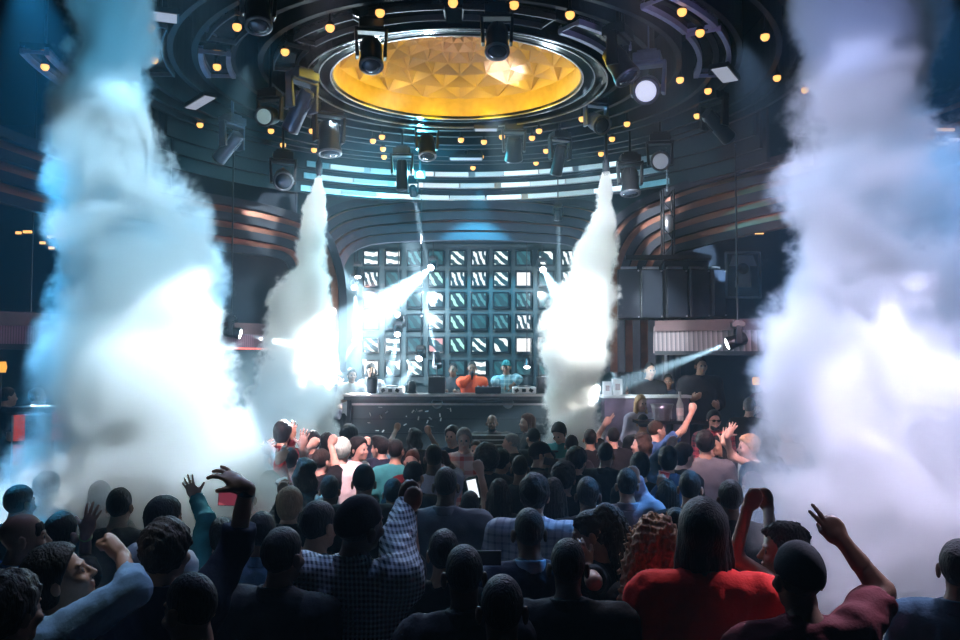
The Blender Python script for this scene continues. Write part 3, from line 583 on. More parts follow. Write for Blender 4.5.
for j, row in enumerate(GRID):
    for i, ch in enumerate(row):
        p = at(TX[i], TY[j], 15.45); t = thing('video_tile', 'square video tile, %s, row %s from top, %s from left' % (SCR[ch][0], ['one', 'two', 'three', 'four', 'five', 'six'][j], ORD[i]), 'video tile', p, group='square tiles of the video wall')
        MB().box((0, .03, 0), (.3, .06, .3)).build('housing', M_gloss, t); b = MB().box((0, -.008, 0), (.24, .015, .235)).build('screen', SCR[ch][1], t)
# dj booth
zc = at(470, 391, 13).z; xa, xb = at(348, 390, 13).x, at(596, 390, 13).x; xm = (xa + xb) / 2; wd = xb - xa
bt = thing('dj_booth', 'long black booth with a pale edged counter in front of the video wall', 'booth', (xm, 13.2, 0))
MB().box((0, -.02, (zc - .12) / 2), (wd, .4, zc - .12)).build('front_panel', mat('booth_black', (.012, .02, .028), .3), bt); MB().box((0, .06, zc - .09), (wd + .1, .74, .09)).build('counter_top', mat('counter_laminate', (.05, .055, .065), .35), bt, bevel=.01)
MB().box((0, -.32, zc - .06), (wd + .12, .02, .035)).box((0, -.235, zc - .2), (wd, .02, .03)).build('edge_strip', mat('brushed_edge', (.55, .5, .5), .3, .8), bt)
for k in range(3): MB().box((0, -.23, zc - .42 - k * .22), (wd, .02, .02)).build('panel_groove', M_gun, bt)
for k in (-1, 1): MB().box((k * (wd / 2 - .03), -.24, (zc - .12) / 2), (.07, .05, zc - .12)).build('corner_post', M_gun, bt)
for px in (437, 508):
    p = at(px, 403, 12.96); q = MB(); M9 = Matrix.Rotation(R_(90), 3, 'X')
    q.lathe([(.075, -.006), (.085, -.006), (.085, .006), (.075, .006), (.075, -.006)], (p.x - xm, -.23, p.z), M9, 28)
    for a in range(8): q.box((p.x - xm + math.cos(a * .785) * .066, -.235, p.z + math.sin(a * .785) * .066), (.02, .008, .006), (0, -a * .785, 0))
    q.build('ring_emblem', mat('emblem_chrome', (.45, .5, .55), .3, .8), bt)
def on(px, py0, D=13.3): p = at(px, 391, D); return (p.x, D, zc - .045)
def gear(name, label, cat, px, build, D=13.3):
    t = thing(name, label, cat, on(px, 0, D)); build(t); return t
def g_player(t):
    MB().box((0, 0, .05), (.36, .36, .1)).build('body', M_white, t, bevel=.01); MB().lathe([(.11, .1), (.11, .115), (.1, .12), (.001, .12)], n=24).build('platter', M_blk, t)
    for k in range(3): MB().box((-.12 + k * .11, -.184, .05), (.06, .01, .05), (0, .5 * (k - 1), 0)).build('fader', M_blk, t)
gear('media_deck', 'white deck with black marks on the left of the booth counter', 'deck', 392, g_player); gear('media_deck', 'pale deck on the booth counter right of the man in blue', 'deck', 524, g_player)
def g_mon(t): MB().box((0, 0, .13), (.26, .22, .25)).build('cabinet', M_blk, t, bevel=.01); MB().box((0, -.113, .13), (.22, .01, .2)).build('grille', M_gun, t); MB().box((0, 0, .262), (.1, .1, .014)).build('handle', M_rim, t)
gear('monitor_speaker', 'squat black monitor speaker on the counter left of the man in red', 'speaker', 437, g_mon); gear('monitor_speaker', 'black monitor speaker on the counter beside the right smoke jet', 'speaker', 545, g_mon)
def g_bucket(t): MB().lathe([(.07, 0), (.085, .2), (.092, .25), (.08, .25), (.07, .1), (.001, .1)], n=20).build('pail', M_gun, t); MB().lathe([(.03, .1), (.03, .28), (.012, .34), (.012, .4), (.001, .4)], (.01, 0, 0), n=12).build('bottle_neck', M_gloss, t)
gear('ice_pail', 'dark ice pail with a bottle at the left end of the booth counter', 'ice pail', 372, g_bucket)
def g_lamp(t): MB().lathe([(.05, 0), (.062, .05), (.066, .12), (.05, .18), (.001, .2)], n=16).build('shell', M_blk, t); MB().box((0, 0, .02), (.15, .12, .03)).build('foot', M_blk, t)
gear('small_speaker', 'small rounded black speaker on the booth counter near the white deck', 'speaker', 412, g_lamp)
def g_mixer(t): MB().box((0, 0, .05), (.4, .34, .1)).build('body', M_gun, t, bevel=.01); [MB().tube((-.15 + k * .075, -.05, .1), (-.15 + k * .075, -.05, .12), .015, n=10).build('knob', M_rim, t) for k in range(5)]
gear('mixer', 'grey mixing desk between the two men on the booth counter', 'mixer', 488, g_mixer)
# side counter with boxes, right of the booth
sc_ = thing('side_counter', 'pale topped side counter right of the booth behind the jet smoke', 'counter', (at(645, 395, 12.7).x, 12.75, 0)); zs = at(645, 395, 12.7).z
MB().box((0, 0, zs / 2), (1.25, .4, zs - .06)).build('front_panel', mat('violet_panel', (.16, .12, .18), .25), sc_); MB().box((0, 0, zs - .02), (1.3, .46, .04)).build('counter_top', M_white, sc_)
for px, lab, sz in ((607, 'white carton on the side counter, next to the right jet', (.12, .12, .2)), (617, 'larger white carton on the side counter, second from the jet', (.14, .14, .24))):
    q = at(px, 395, 12.75); t = thing('carton', lab, 'carton', (q.x, 12.75, zs)); MB().box((0, 0, sz[2] / 2), sz).build('box_body', mat('white_card', (.7, .66, .68), .7), t); MB().box((0, -sz[1] / 2 - .003, sz[2] * .5), (sz[0] * .5, .004, sz[2] * .4)).build('printed_panel', mat('brown_print', (.2, .1, .1), .7), t)
# low table with an ice bucket and bottle
q = at(662, 420, 11.2); tb = thing('lounge_table', 'small dark table carrying the silver bucket', 'table', (q.x + .1, 11.2, 0)); MB().box((0, 0, q.z - .02), (.9, .42, .04)).build('table_top', M_gloss, tb); MB().tube((0, 0, 0), (0, 0, q.z - .02), .05).build('pedestal', M_blk, tb); MB().lathe([(.22, 0), (.22, .02), (.05, .04)], n=20).build('foot', M_blk, tb)
bk = thing('ice_bucket', 'wide ribbed silver ice bucket on the lounge table', 'bucket', (q.x, 11.2, q.z)); k9 = MB().lathe([(.1, 0), (.13, .14), (.145, .2), (.135, .2), (.11, .05), (.001, .05)], n=24)
for a in range(12): k9.box((math.cos(a * .5236) * .125, math.sin(a * .5236) * .125, .1), (.012, .012, .17), (0, 0, a * .5236))
k9.build('pail', M_rim, bk); MB().arc((0, 0), .135, .15, .195, .21).build('rim', M_rim, bk)
bo = thing('bottle', 'tall pale bottle on the lounge table beside the silver bucket', 'bottle', (at(680, 420, 11.2).x, 11.2, q.z)); MB().lathe([(.045, 0), (.048, .02), (.048, .2), (.018, .28), (.016, .34)], n=16).build('glass_body', mat('frosted_glass', (.45, .55, .6), .2), bo); MB().lathe([(.019, .33), (.019, .37), (.001, .37)], n=12).build('cap', M_rim, bo); MB().lathe([(.0495, .06), (.0495, .16)], n=16).build('paper_band', M_white, bo)
# loudspeaker cluster on a hoist
ct = at(668, 255, 12.9); hz_ = thing('chain_hoist', 'dark chain hoist with a truss stub above the speaker cluster', 'hoist', ct)
h_ = MB(); [h_.tube((x, y, 0), (x, y, 1.0), .014, n=8) for x in (-.08, .08) for y in (-.08, .08)]; [h_.tube((-.08 * s9, -.08, z), (.08 * s9, -.08, z + .2), .009, n=6) for z, s9 in ((0, 1), (.2, -1), (.4, 1), (.6, -1), (.8, 1))]; h_.build('truss', M_gun, hz_)
h_ = MB(); [h_.lathe([(.012, -.022), (.02, 0), (.012, .022)], (0, 0, 1.0 + .05 * i), n=8) for i in range(int((6.55 - ct.z - 1.0) / .05))]; h_.build('chain', M_rim, hz_); MB().lathe([(.05, 0), (.09, .05), (.09, .2), (.05, .26)], (0, -.02, .35), n=14).build('motor', M_rim, hz_); MB().box((.0, 0, -.04), (1.3, .1, .07)).build('bumper', M_blk, hz_)
for i, px in enumerate((629, 652, 677, 700, 719)):
    D = 12.95 - .06 * (2 - abs(i - 2)) ; p0, p1 = at(px, 269, D), at(px, 319 - i * .5, D); an = -8 + i * 9
    t = thing('loudspeaker', 'tall black loudspeaker in the hanging cluster, %s from the left' % ORD[i], 'loudspeaker', (p0.x, D, p1.z), (0, 0, R_(an)), 'hanging loudspeaker cluster'); hh_ = p0.z - p1.z; ww = .35 if i < 4 else .26
    MB().box((0, .18, hh_ / 2), (ww, .36, hh_)).build('cabinet', M_blk, t, bevel=.012); MB().box((0, -.008, hh_ / 2), (ww * .88, .015, hh_ * .94)).build('grille', mat('speaker_mesh', (.025, .032, .05), .5, .4, scale=200, var=.6), t)
    for z in (.03, hh_ - .03): MB().tube((ww * .4, -.012, z), (ww * .4, -.03, z), .014, n=10).build('corner_bolt', M_rim, t)
    MB().box((0, .1, hh_ + .02), (ww * .7, .06, .05)).build('rigging_plate', M_rim, t)
cu = MB(); xs = [at(612, 0, 13.6).x + i * .018 for i in range(60)]; vs = []
for x_, z_ in [(x_, z_) for x_ in range(60) for z_ in (0, 1)]: vs.append((xs[x_], 13.7 + .04 * math.sin(x_ * 1.3), [at(640, 425, 13.7).z, at(640, 316, 13.7).z][z_]))
cu.add(vs, [(i * 2, i * 2 + 2, i * 2 + 3, i * 2 + 1) for i in range(59)], True); c_ = cu.build('curtain', mat('grey_drape', (.12, .12, .15), .8)); s_ = c_.modifiers.new('thickness', 'SOLIDIFY'); s_.thickness = .02; tag(c_, 'grey pleated drape below the loudspeaker cluster', 'curtain')
# framed picture above the right balcony
p = at(743, 275, 13.6); pc = thing('framed_picture', 'dark framed picture of a pale robe shape on the wall above the right balcony', 'picture', p)
MB().box((0, 0, .36), (.56, .04, .03)).box((0, 0, -.36), (.56, .04, .03)).box((-.27, 0, 0), (.03, .04, .72)).box((.27, 0, 0), (.03, .04, .72)).build('frame', mat('silver_moulding', (.3, .3, .34), .35, .7), pc); MB().box((0, .01, 0), (.53, .01, .7)).build('canvas', mat('dark_canvas', (.015, .015, .02), .8), pc)
MB().box((0, -.002, .05), (.26, .012, .5), taper=.8).box((0, -.002, .23), (.44, .012, .17), taper=.75).build('painted_robe', mat('pale_robe', (.24, .25, .3), .8), pc); MB().lathe([(.001, -.006), (.09, -.006), (.09, .006), (.001, .006)], (0, -.014, .1), Matrix.Rotation(R_(90), 3, 'X'), 20).build('painted_oval', mat('dark_oval', (.03, .02, .025), .8), pc)
slab('wall_lounge_right', (3.0, 13.75, 3.0), (9, 13.85, 6.4), M_wall); slab('wall_lounge_left', (-9, 13.75, 3.0), (-3.0, 13.85, 6.4), mat('deep_blue_wall', (.015, .02, .035), .7))
# small wall and table lamps
def wlamp(px, py, D, label, col=(1, .5, .15), st=1.6, sz=(.09, .035), grp='small amber lamps in the dark on the left'):
    t = thing('wall_lamp', label, 'lamp', at(px, py, D), group=grp); MB().box((0, .02, 0), (sz[0] + .02, .03, sz[1] + .02)).build('back_plate', M_blk, t); MB().box((0, -.01, 0), (sz[0], .03, sz[1])).build('shade', glow('lamp_%.2f_%.2f' % (col[1], st), col, st), t)
for i, (x, y) in enumerate([(19, 233), (28, 232), (43, 243), (52, 237), (52, 248), (62, 236), (63, 244), (74, 252), (82, 247)]): wlamp(x, y, 10.4, 'tiny amber lamp high on the dark left wall, %s from the left' % ORD[i], sz=(.1 if i % 2 else .06, .03 if i != 5 else .09))
for i, (x, y, c) in enumerate([(918, 155, (1, .8, .65)), (930, 149, (1, .85, .7)), (942, 144, (1, .8, .6)), (954, 140, (1, .8, .6)), (930, 172, (1, .35, .2)), (932, 184, (1, .25, .2)), (925, 138, (1, .55, .3)), (945, 130, (1, .6, .35))]): wlamp(x, y, 9.8, 'warm reflected streak on the wall right of the tall smoke, %s in its cluster' % ORD[i], c, .9, (.12, .03) if i < 4 else (.16, .05) if i < 6 else (.2, .03), 'warm reflected streaks at the right edge')  # glowing slots stand in for streaks reflected in the copper band
wlamp(759, 233, 12.2, 'amber lamp tucked under the curved ledge above the framed picture', (1, .55, .2), 1.6, (.12, .035), 'single amber lamps'); wlamp(56, 353, 10.5, 'amber lamp under the left balcony, nearest the small floor beam', (1, .5, .15), 1.3, (.09, .03), 'single amber lamps')
def tlamp(px, py, D, label, z, r=.05):
    p = at(px, py, D); t = thing('table_lamp', label, 'lamp', (p.x, D, z)); hh9 = p.z - z; MB().lathe([(.05, 0), (.05, .02), (.012, .04), (.012, hh9)], n=12).build('stem', M_blk, t); MB().lathe([(r * .8, hh9 - r), (r, hh9), (r * .8, hh9 + r), (.001, hh9 + r)], n=14).build('shade', glow('table_glow', (1, .45, .06), 1.1), t)
tlamp(756, 381, 13.2, 'amber table lamp in the lounge under the right balcony', .62, .06); tlamp(1, 367, 10.2, 'amber table lamp at the left edge under the balcony', .55, .065)
# left lounge: a draped console flanked by red lit posts
p = at(43, 414, 10); cs = thing('console', 'grey draped console on the left lounge platform', 'console', (p.x, 10, .55)); MB().box((0, 0, .7), (.46, .5, 1.3)).build('drape', mat('grey_cloth_cover', (.2, .25, .27), .8, bump=.4), cs); MB().box((0, 0, 1.42), (.56, .55, .05)).build('top', M_gun, cs)
for px, y0, y1, lab in ((22, 415, 465, 'red lit post with a black band left of the grey console'), (60, 408, 440, 'short red lit post right of the grey console')):
    a, b = at(px, y0, 9.8), at(px, y1, 9.8); t = thing('light_post', lab, 'light post', (a.x, 9.8, .55)); MB().tube((0, 0, 0), (0, 0, b.z - .55), .05).build('stand', M_blk, t); MB().box((0, 0, (a.z + b.z) / 2 - .55), (.13, .1, a.z - b.z)).build('lamp_box', glow('red_post', (.75, .1, .09), .55), t); MB().box((0, 0, (a.z * .45 + b.z * .55) - .55), (.14, .11, .04)).build('band', M_blk, t)
# confetti
rg = random.Random(9)
for i in range(26):
    x, y = rg.uniform(360, 460), rg.uniform(407, 432)
    t = MB().box((0, 0, 0), (.05, .002, .018)).build('confetti', mat('white_paper', (.85, .85, .88), .6)); t.location = at(x, y, rg.uniform(11, 12)); t.rotation_euler = (rg.uniform(0, 3), rg.uniform(0, 3), rg.uniform(0, 3)); tag(t, 'tiny white paper slip drifting before the dark booth front', 'confetti', 'paper slips falling before the booth')
# ------------------------------------------------------------------ the crowd
QUEUE = []
def P(hx, hy, label, **k):
    if k.get('D') is None:
        r = ray(hx, hy); k['D'] = (k.get('H', 1.74) - .118 + k.get('z0', 0) - EYE.z) / (r.z / r.y)
    QUEUE.append([hx, hy, label, k])
back = (0, 1, 0); cam_ = (0, -1, 0)
gingham = pattern('gingham_cloth', (.03, .05, .07), (.62, .72, .78), 'check', 48); plaidp = pattern('plaid_pale', (.5, .48, .56), (.22, .22, .3), 'plaid', 22); plaidr = pattern('plaid_red', (.4, .05, .07), (.06, .02, .04), 'plaid', 16); stripeb = pattern('striped_black', (.015, .015, .018), (.3, .33, .35), 'stripe', 15); checkb = pattern('plaid_blue', (.18, .4, .5), (.45, .65, .72), 'plaid', 14)
DJG = 'people behind the booth'; LG = 'guests in the lounge on the right'
# behind the booth
P(472, 369, 'man in a red hooded top holding a microphone to his mouth behind the booth', H=1.72, D=13.95, z0=.83, yaw=180, hair='fade', hc='black', sk='brown', top='shirt', tc='orange', w=1.02, arms={'R': (462, 384, -.1, 470, 377, -.1, 'grip', 472, 372, cam_)}, group=DJG)
P(506, 368, 'man in a pale blue checked shirt and teal cap beside the man in red', H=1.72, D=13.95, z0=.83, yaw=170, hair='cap', hc='teal', sk='tan', top='rolled', tc=checkb, arms={'L': (519, 379, -.1, 512, 386, -.2, 'relaxed', 508, 387, cam_), 'R': (496, 382, 0, 500, 387, -.2, 'relaxed', 503, 388, cam_)}, group=DJG)
P(453, 370, 'dim figure in dark clothes standing just left of the man in red behind the booth', H=1.66, D=14.6, z0=.83, yaw=170, sk='brown', tc='charcoal', group=DJG)
P(371, 372, 'dark haired figure at the left end of the booth, behind the ice pail', H=1.68, D=14.3, z0=.83, yaw=190, hair='wavy', tc='grey', group=DJG, fem=True)
P(352, 376, 'pale figure in the stage glare at the far left corner of the booth', H=1.62, D=14.2, z0=.83, yaw=200, hair='medium', hc='brown', tc='white', group=DJG)
P(340, 380, 'figure in a pale top leaning beside the left jet smoke, outermost behind the booth', H=1.6, D=14.2, z0=.83, yaw=150, hair='short', tc='lavender', group=DJG)
# lounge on the right
P(641, 391, 'blonde woman in a white top behind the side counter', H=1.62, D=13.4, z0=.62, yaw=190, fem=True, hair='bob', hc='blonde', sk='pale', tc='white', group=LG)
P(627, 391, 'grey haired guest behind the side counter, next to the blonde woman', H=1.62, D=13.5, z0=.62, yaw=160, hair='medium', hc='grey', sk='pale', tc='lavender', group=LG)
P(641, 404, 'blonde woman in a pale jacket in front of the side counter', H=1.66, D=12.1, z0=.35, yaw=200, fem=True, hair='long', hc='blonde', sk='pale', top='jacket', tc='lavender', group=LG)
P(650, 371, 'man in black standing in the beam left of the other lounge man', H=1.78, D=13.3, z0=.7, yaw=190, sk='tan', hair='fade', tc='black', group=LG)
P(701, 366, 'tall man in black under the right balcony, arms folded in the beam', H=1.84, D=12.9, z0=.62, yaw=185, sk='tan', hair='short', tc='black', top='jacket', w=1.15, group=LG)
P(668, 382, 'man in a navy shirt between the two tall men of the lounge', H=1.7, D=13.45, z0=.62, yaw=170, sk='brown', tc='navy', group=LG)
P(766, 384, 'guest in maroon near the amber lamp in the right lounge', H=1.6, D=13, z0=.62, yaw=150, sk='tan', tc='maroon', group=LG)
# far row at the booth front
P(492, 424, 'bald man in a striped black shirt facing the crowd before the booth', H=1.8, D=12.2, yaw=180, hair='bald', sk='brown', top='jacket', tc=stripeb, w=1.25, extra=[('beard', 'black')])
P(527, 423, 'woman with long red lit hair turned sideways before the booth front', H=1.72, yaw=110, fem=True, hair='long', hc='auburn', sk='pale', tc='black', D=12)  # reddish light on her hair is put into the hair colour
P(533, 439, 'man in a black cap and coat just left of the smoky jet base', yaw=20, hair='cap', hc='black', tc='black', top='jacket', H=1.7)
P(559, 434, 'man in a teal tee looking down in the mist of the right jet', yaw=150, head=(0, -30, 0), hair='medium', hc='darkbrown', sk='pale', tc='teal', H=1.76)
P(415, 440, 'dark haired woman with both arms up beneath the paper slips', yaw=-20, fem=True, hair='wavy', hc='black', sk='tan', top='tank', tc='black', H=1.68, arms={'L': (391, 441, 0, 396, 430, 0, 'fist', 399, 420), 'R': (436, 446, 0, 429, 433, 0, 'fist', 426, 423)})
P(452, 437, 'pale young man with dark fringe turned to the camera, left of the graphic tee', yaw=160, hair='medium', hc='black', sk='pale', tc='navy', H=1.72)
P(464, 441, 'grey haired man in a pale tee with a red print, facing the camera', yaw=180, hair='quiff', hc='grey', sk='pale', top='tee', tc=pattern('red_print', (.72, .5, .5), (.6, .08, .07), 'plaid', 7), H=1.74, D=9.3, arms={'R': (455, 474, -.1, 466, 470, -.2, 'relaxed', 470, 468, cam_)})
P(476, 451, 'short guest with a pinkish face peeping right of the graphic tee', yaw=170, sk='pale', hair='short', hc='brown', tc='grey', H=1.6)
P(511, 444, 'man with a pale shaved head in black, looking left before the booth', yaw=70, hair='fade', hc='grey', sk='pale', tc='black', H=1.68, top='jacket')
P(349, 437, 'dark round head before the left corner of the booth', yaw=0, hair='afro', hc='black', sk='brown', tc='black', H=1.66)
P(313, 443, 'dark bushy head in the mist below the left jet', yaw=10, hair='curlytop', hc='black', tc='charcoal', H=1.68); P(327, 444, 'dark bob haired woman in the mist, right of the bushy head below the left jet', yaw=-10, fem=True, hair='bob', hc='black', tc='black', H=1.66)
P(283, 434, 'guest in the mist below the left jet raising a dark red sleeve', yaw=-10, hair='medium', tc='maroon', top='shirt', H=1.8, D=9.2, arms={'R': (287, 458, 0, 292, 438, 0, 'open', 293, 422)})
P(262, 460, 'guest half lost in the left mist raising a pale open hand', yaw=-10, hair='short', tc='teal', H=1.7, sk='pale', arms={'R': (256, 465, 0, 261, 452, 0, 'droop', 270, 444)})
P(342, 452, 'man with short mint white hair and a white tee', yaw=-15, hair='curlytop', hc='mint', sk='pale', tc='white', H=1.72)
P(359, 450, 'pale man in a white shirt between the mint haired man and the navy jacket', yaw=-120, hair='medium', hc='black', sk='pale', top='shirt', tc='white', H=1.72)
P(380, 450, 'man with a tall dark quiff in a navy jacket looking left', yaw=60, hair='quiff', hc='black', sk='pale', top='jacket', tc='navy', H=1.84, D=8.9, w=1.1, arms={'L': (364, 466, .1, 366, 446, .2, 'fist', 367, 436)})
P(396, 452, 'teal lit guest with short dark hair right of the navy jacket', yaw=-10, hair='short', tc='teal', H=1.7)
P(412, 463, 'woman with pinned auburn hair and a bright forehead', yaw=170, fem=True, hair='bun', hc='auburn', sk='pale', tc='maroon', H=1.66)
P(322, 463, 'man with close cropped dark hair in black behind the raised fists', yaw=-30, hair='short', hc='darkbrown', sk='pale', tc='black', H=1.74, D=8.0, arms={'L': (300, 462, .1, 310, 446, .2, 'fist', 318, 438), 'R': (336, 466, .2, 331, 445, .2, 'fist', 335, 435)})
P(306, 476, 'woman with long wavy dark hair in black, bare arm to the right', yaw=-15, fem=True, hair='wavy', hc='darkbrown', sk='pale', top='tank', tc='black', H=1.7, arms={'R': (322, 500, -.1, 338, 513, -.1, 'relaxed', 343, 519)})
P(290, 462, 'guest in pink with both bare hands up beside the left mist', yaw=-5, hair='short', sk='pale', tc='pink', H=1.68, D=7.6, arms={'L': (280, 472, 0, 273, 451, 0, 'droop', 259, 448), 'R': (304, 470, 0, 302, 448, 0, 'open', 304, 435)})
P(270, 488, 'guest with an orange red sleeve bent upward below the bare wrist', yaw=0, hair='medium', hc='black', sk='pale', top='shirt', tc='red', H=1.66, arms={'R': (284, 486, 0, 279, 462, 0, 'relaxed', 285, 449)})
P(364, 484, 'man in a black cap worn backwards, wide shoulders, centre left', yaw=0, hair='beanie', hc='black', sk='brown', tc='black', H=1.72, w=1.1)
P(414, 478, 'guest in a black knit cap over a dark coat, behind the clasped hands', yaw=-20, hair='beanie', hc='charcoal', sk='tan', top='jacket', tc='black', H=1.68)
P(434, 460, 'dark headed man in a lavender tee, centre of the crowd', yaw=-8, hair='fade', sk='dark', tc='lavender', H=1.8, arms={'R': (456, 474, .1, 447, 462, .2, 'fist', 443, 455)})
P(446, 487, 'cropped dark head above a wide grey shirt, centre of the crowd', yaw=-5, hair='fade', sk='dark', top='shirt', tc='grey', H=1.76, w=1.18)
P(486, 461, 'woman with bushy black hair behind the long haired woman', yaw=20, fem=True, hair='afro', hc='black', sk='brown', tc='black', H=1.68); P(502, 463, 'guest with curly black hair beside the woman with bushy hair', yaw=-40, hair='curlytop', hc='black', sk='tan', tc='charcoal', H=1.66)
P(499, 497, 'woman with long straight dark hair hanging to her mid back', yaw=0, fem=True, hair='long', hc='darkbrown', sk='pale', top='tank', tc='black', H=1.68, arms={'L': (486, 500, 0, 480, 472, 0, 'fist', 474, 456)})
P(541, 456, 'man in a black cap and jacket with a red lit face looking right', yaw=-85, hair='cap', hc='black', sk='tan', top='jacket', tc='black', H=1.74)
P(572, 447, 'guest in a black knit cap right of the jet mist', yaw=-20, hair='beanie', hc='black', sk='brown', tc='charcoal', H=1.68)
P(577, 462, 'woman with thick curly black hair right of the red lit profile', yaw=-30, fem=True, hair='curlytop', hc='black', sk='tan', tc='black', H=1.72); P(564, 480, 'man with a bushy curly black top in a black tee', yaw=-20, hair='curlytop', hc='black', sk='brown', tc='black', H=1.76)
P(606, 457, 'big round cropped head in a wide dark jacket, right of centre', yaw=-25, hair='fade', sk='brown', top='jacket', tc='black', H=1.86, w=1.15, D=8.1)
P(613, 438, 'dark haired guest raising one bare arm with two fingers up by the side counter', yaw=10, hair='short', hc='black', sk='pale', tc='black', H=1.7, arms={'L': (597, 438, 0, 605, 424, 0, 'two', 612, 414)})
P(643, 424, 'guest in a black cap behind the blue tee', yaw=-10, hair='cap', hc='black', sk='tan', tc='charcoal', H=1.7, D=11.7)
P(657, 432, 'man with a pale faded haircut in a blue tee, right arm punched upward', yaw=-70, hair='fade', hc='brown', sk='pale', tc='blue', H=1.86, D=10.2, arms={'R': (683, 430, .1, 692, 412, .1, 'fist', 694, 403)})
P(641, 446, 'brown haired woman in profile facing left, behind the big round head', yaw=75, fem=True, hair='wavy', hc='brown', sk='pale', tc='black', H=1.68)
P(668, 461, 'dark haired guest in a denim sleeve pointing upward', yaw=-10, hair='medium', hc='black', sk='tan', top='shirt', tc='denim', H=1.7, arms={'L': (655, 462, .1, 669, 446, .1, 'point', 677, 434)})
P(684, 457, 'guest with a swept black fringe before the blue tee', yaw=-60, hair='medium', hc='black', sk='pale', tc='charcoal', H=1.7)
P(714, 421, 'bearded man in glasses and a dark red plaid shirt facing the crowd', yaw=180, hair='quiff', hc='black', sk='pale', top='plaid', tc=plaidr, H=1.82, D=11.4, extra=[('glasses',), ('beard', 'black')])
P(750, 408, 'grey haired man in a black tee seen from behind in the lounge aisle', yaw=-40, hair='short', hc='grey', sk='pale', tc='black', H=1.86, D=11.6, z0=.2, w=1.15)
P(705, 445, 'man with thick black hair in a grey tee, seen from behind', yaw=-10, hair='curlytop', hc='black', sk='tan', tc='grey', H=1.8, D=8.5, w=1.1)
P(748, 448, 'woman with curly blonde hair facing left, bare arms lifted in front', yaw=95, fem=True, hair='curlytop', hc='blonde', sk='pale', top='tank', tc='white', H=1.72, D=8.6, arms={'L': (731, 456, -.1, 727, 436, -.05, 'open', 736, 421), 'R': (737, 458, .2, 723, 442, .2, 'open', 727, 430)})
P(721, 446, 'dark haired woman with her face turned up, left of the curly blonde', yaw=100, fem=True, hair='long', hc='black', sk='tan', tc='black', H=1.68)
P(769, 450, 'bald man in a denim jacket turned left, half veiled by smoke', yaw=130, hair='bald', sk='dark', top='jacket', tc='denim', H=1.8, D=8, w=1.15)
P(786, 432, 'pale guest with fair hair almost lost in the right smoke', yaw=120, hair='short', hc='lightbrown', sk='pale', tc='white', H=1.74)
P(752, 488, 'guest with pinkish hair under the joined fists', yaw=10, hair='short', hc='pink', sk='pale', top='shirt', tc='paleblue', H=1.66)
P(627, 487, 'short haired man in a pale lavender shirt with a neat collar', yaw=-5, hair='short', hc='black', sk='tan', top='shirt', tc='lavender', H=1.76, w=1.1, arms={'R': (640, 498, .2, 636, 480, .3, 'fist', 633, 471)})
P(667, 497, 'dark haired woman in a blue sleeve lifting a red cup', yaw=0, fem=True, hair='long', hc='black', sk='tan', top='shirt', tc='blue', H=1.64, arms={'L': (651, 505, .1, 661, 488, .15, 'grip', 662, 478)})
P(690, 490, 'man with glossy black hair and a red lit ear, behind the braided man', yaw=-15, hair='short', hc='black', sk='tan', tc='black', H=1.74)
P(553, 497, 'woman with long dark hair behind the plaid shirt', yaw=-15, fem=True, hair='long', hc='darkbrown', sk='tan', tc='black', H=1.68)
P(535, 497, 'man with short wavy hair in a pale plaid shirt', yaw=-15, hair='curlytop', hc='darkbrown', sk='tan', top='plaid', tc=plaidp, H=1.78, w=1.15, D=5.4)
# nearest guests
P(703, 536, 'big man in a red tee with long black braids, seen from behind', D=3.75, yaw=-6, hair='braids', hc='black', sk='dark', tc='red', w=1.22, H=1.85, hs=1.1)
P(656, 553, 'woman with a large mane of curly light brown hair beside the red tee', yaw=-25, fem=True, hair='curly', hc='lightbrown', sk='tan', tc='black', H=1.62, D=4.05, hs=1.12)
P(676, 528, 'small dark haired guest squeezed between the curly mane and the red tee', yaw=-10, hair='bun', hc='black', sk='tan', tc='red', H=1.62, fem=True)
P(591, 535, 'woman in a black tee with a curly high ponytail, face turned left', yaw=68, head=(10, -14, 0), fem=True, hair='curlytail', hc='brown', sk='tan', tc='black', H=1.66, D=4.3, arms={'L': (594, 582, -.1, 587, 566, -.25, 'relaxed', 583, 556)})
P(568, 570, 'man with a round cropped head in a dark suit, lower centre', yaw=-5, hair='fade', sk='dark', top='jacket', tc='black', H=1.78, D=3.5, w=1.1)
P(529, 535, 'man in a navy suit and white collar with a cropped head', yaw=5, hair='fade', sk='dark', top='jacket', tc='navy', H=1.78, extra=[('collar', 'paleblue')], D=4.2)
P(464, 578, 'man with a cropped head in a dark suit, just left of the lowest head', yaw=5, hair='fade', sk='dark', top='jacket', tc='charcoal', H=1.74, D=3.5)
P(502, 613, 'lowest cropped head at the bottom edge, centre', yaw=0, hair='fade', hc='black', sk='brown', top='jacket', tc='black', H=1.74, D=2.95)
P(444, 556, 'dark haired guest raising a bare forearm with a black wristband', yaw=-10, hair='short', hc='black', sk='tan', tc='black', H=1.66, D=4.15, arms={'L': (411, 549, .1, 411, 508, .15, 'fist', 414, 487)}, extra=[('watch', 'L')])
P(360, 527, 'man in a gingham check shirt with a dark head wrap, leaning right', D=3.9, yaw=-18, head=(-20, 8, 12), lean=(4, 0), hair='wrap', hc='black', sk='dark', top='shirt', tc=gingham, H=1.85, w=1.28, hs=1.04, arms={'R': (398, 540, .25, 406, 503, .25, 'fist', 413, 483)})
P(319, 527, 'young man in a steel blue tee with a neat short haircut', yaw=-30, hair='short', hc='black', sk='tan', tc='steel', H=1.74, D=4.4)
P(283, 559, 'man in a dark blazer with a tall faded haircut, left of the blue tee', yaw=-22, hair='short', hc='black', sk='tan', top='jacket', tc='charcoal', H=1.8, D=3.75, w=1.1)
P(262, 535, 'guest with a pale collar behind the dark blazer', yaw=0, hair='short', hc='black', sk='tan', top='shirt', tc='paleblue', H=1.66, D=4.7)
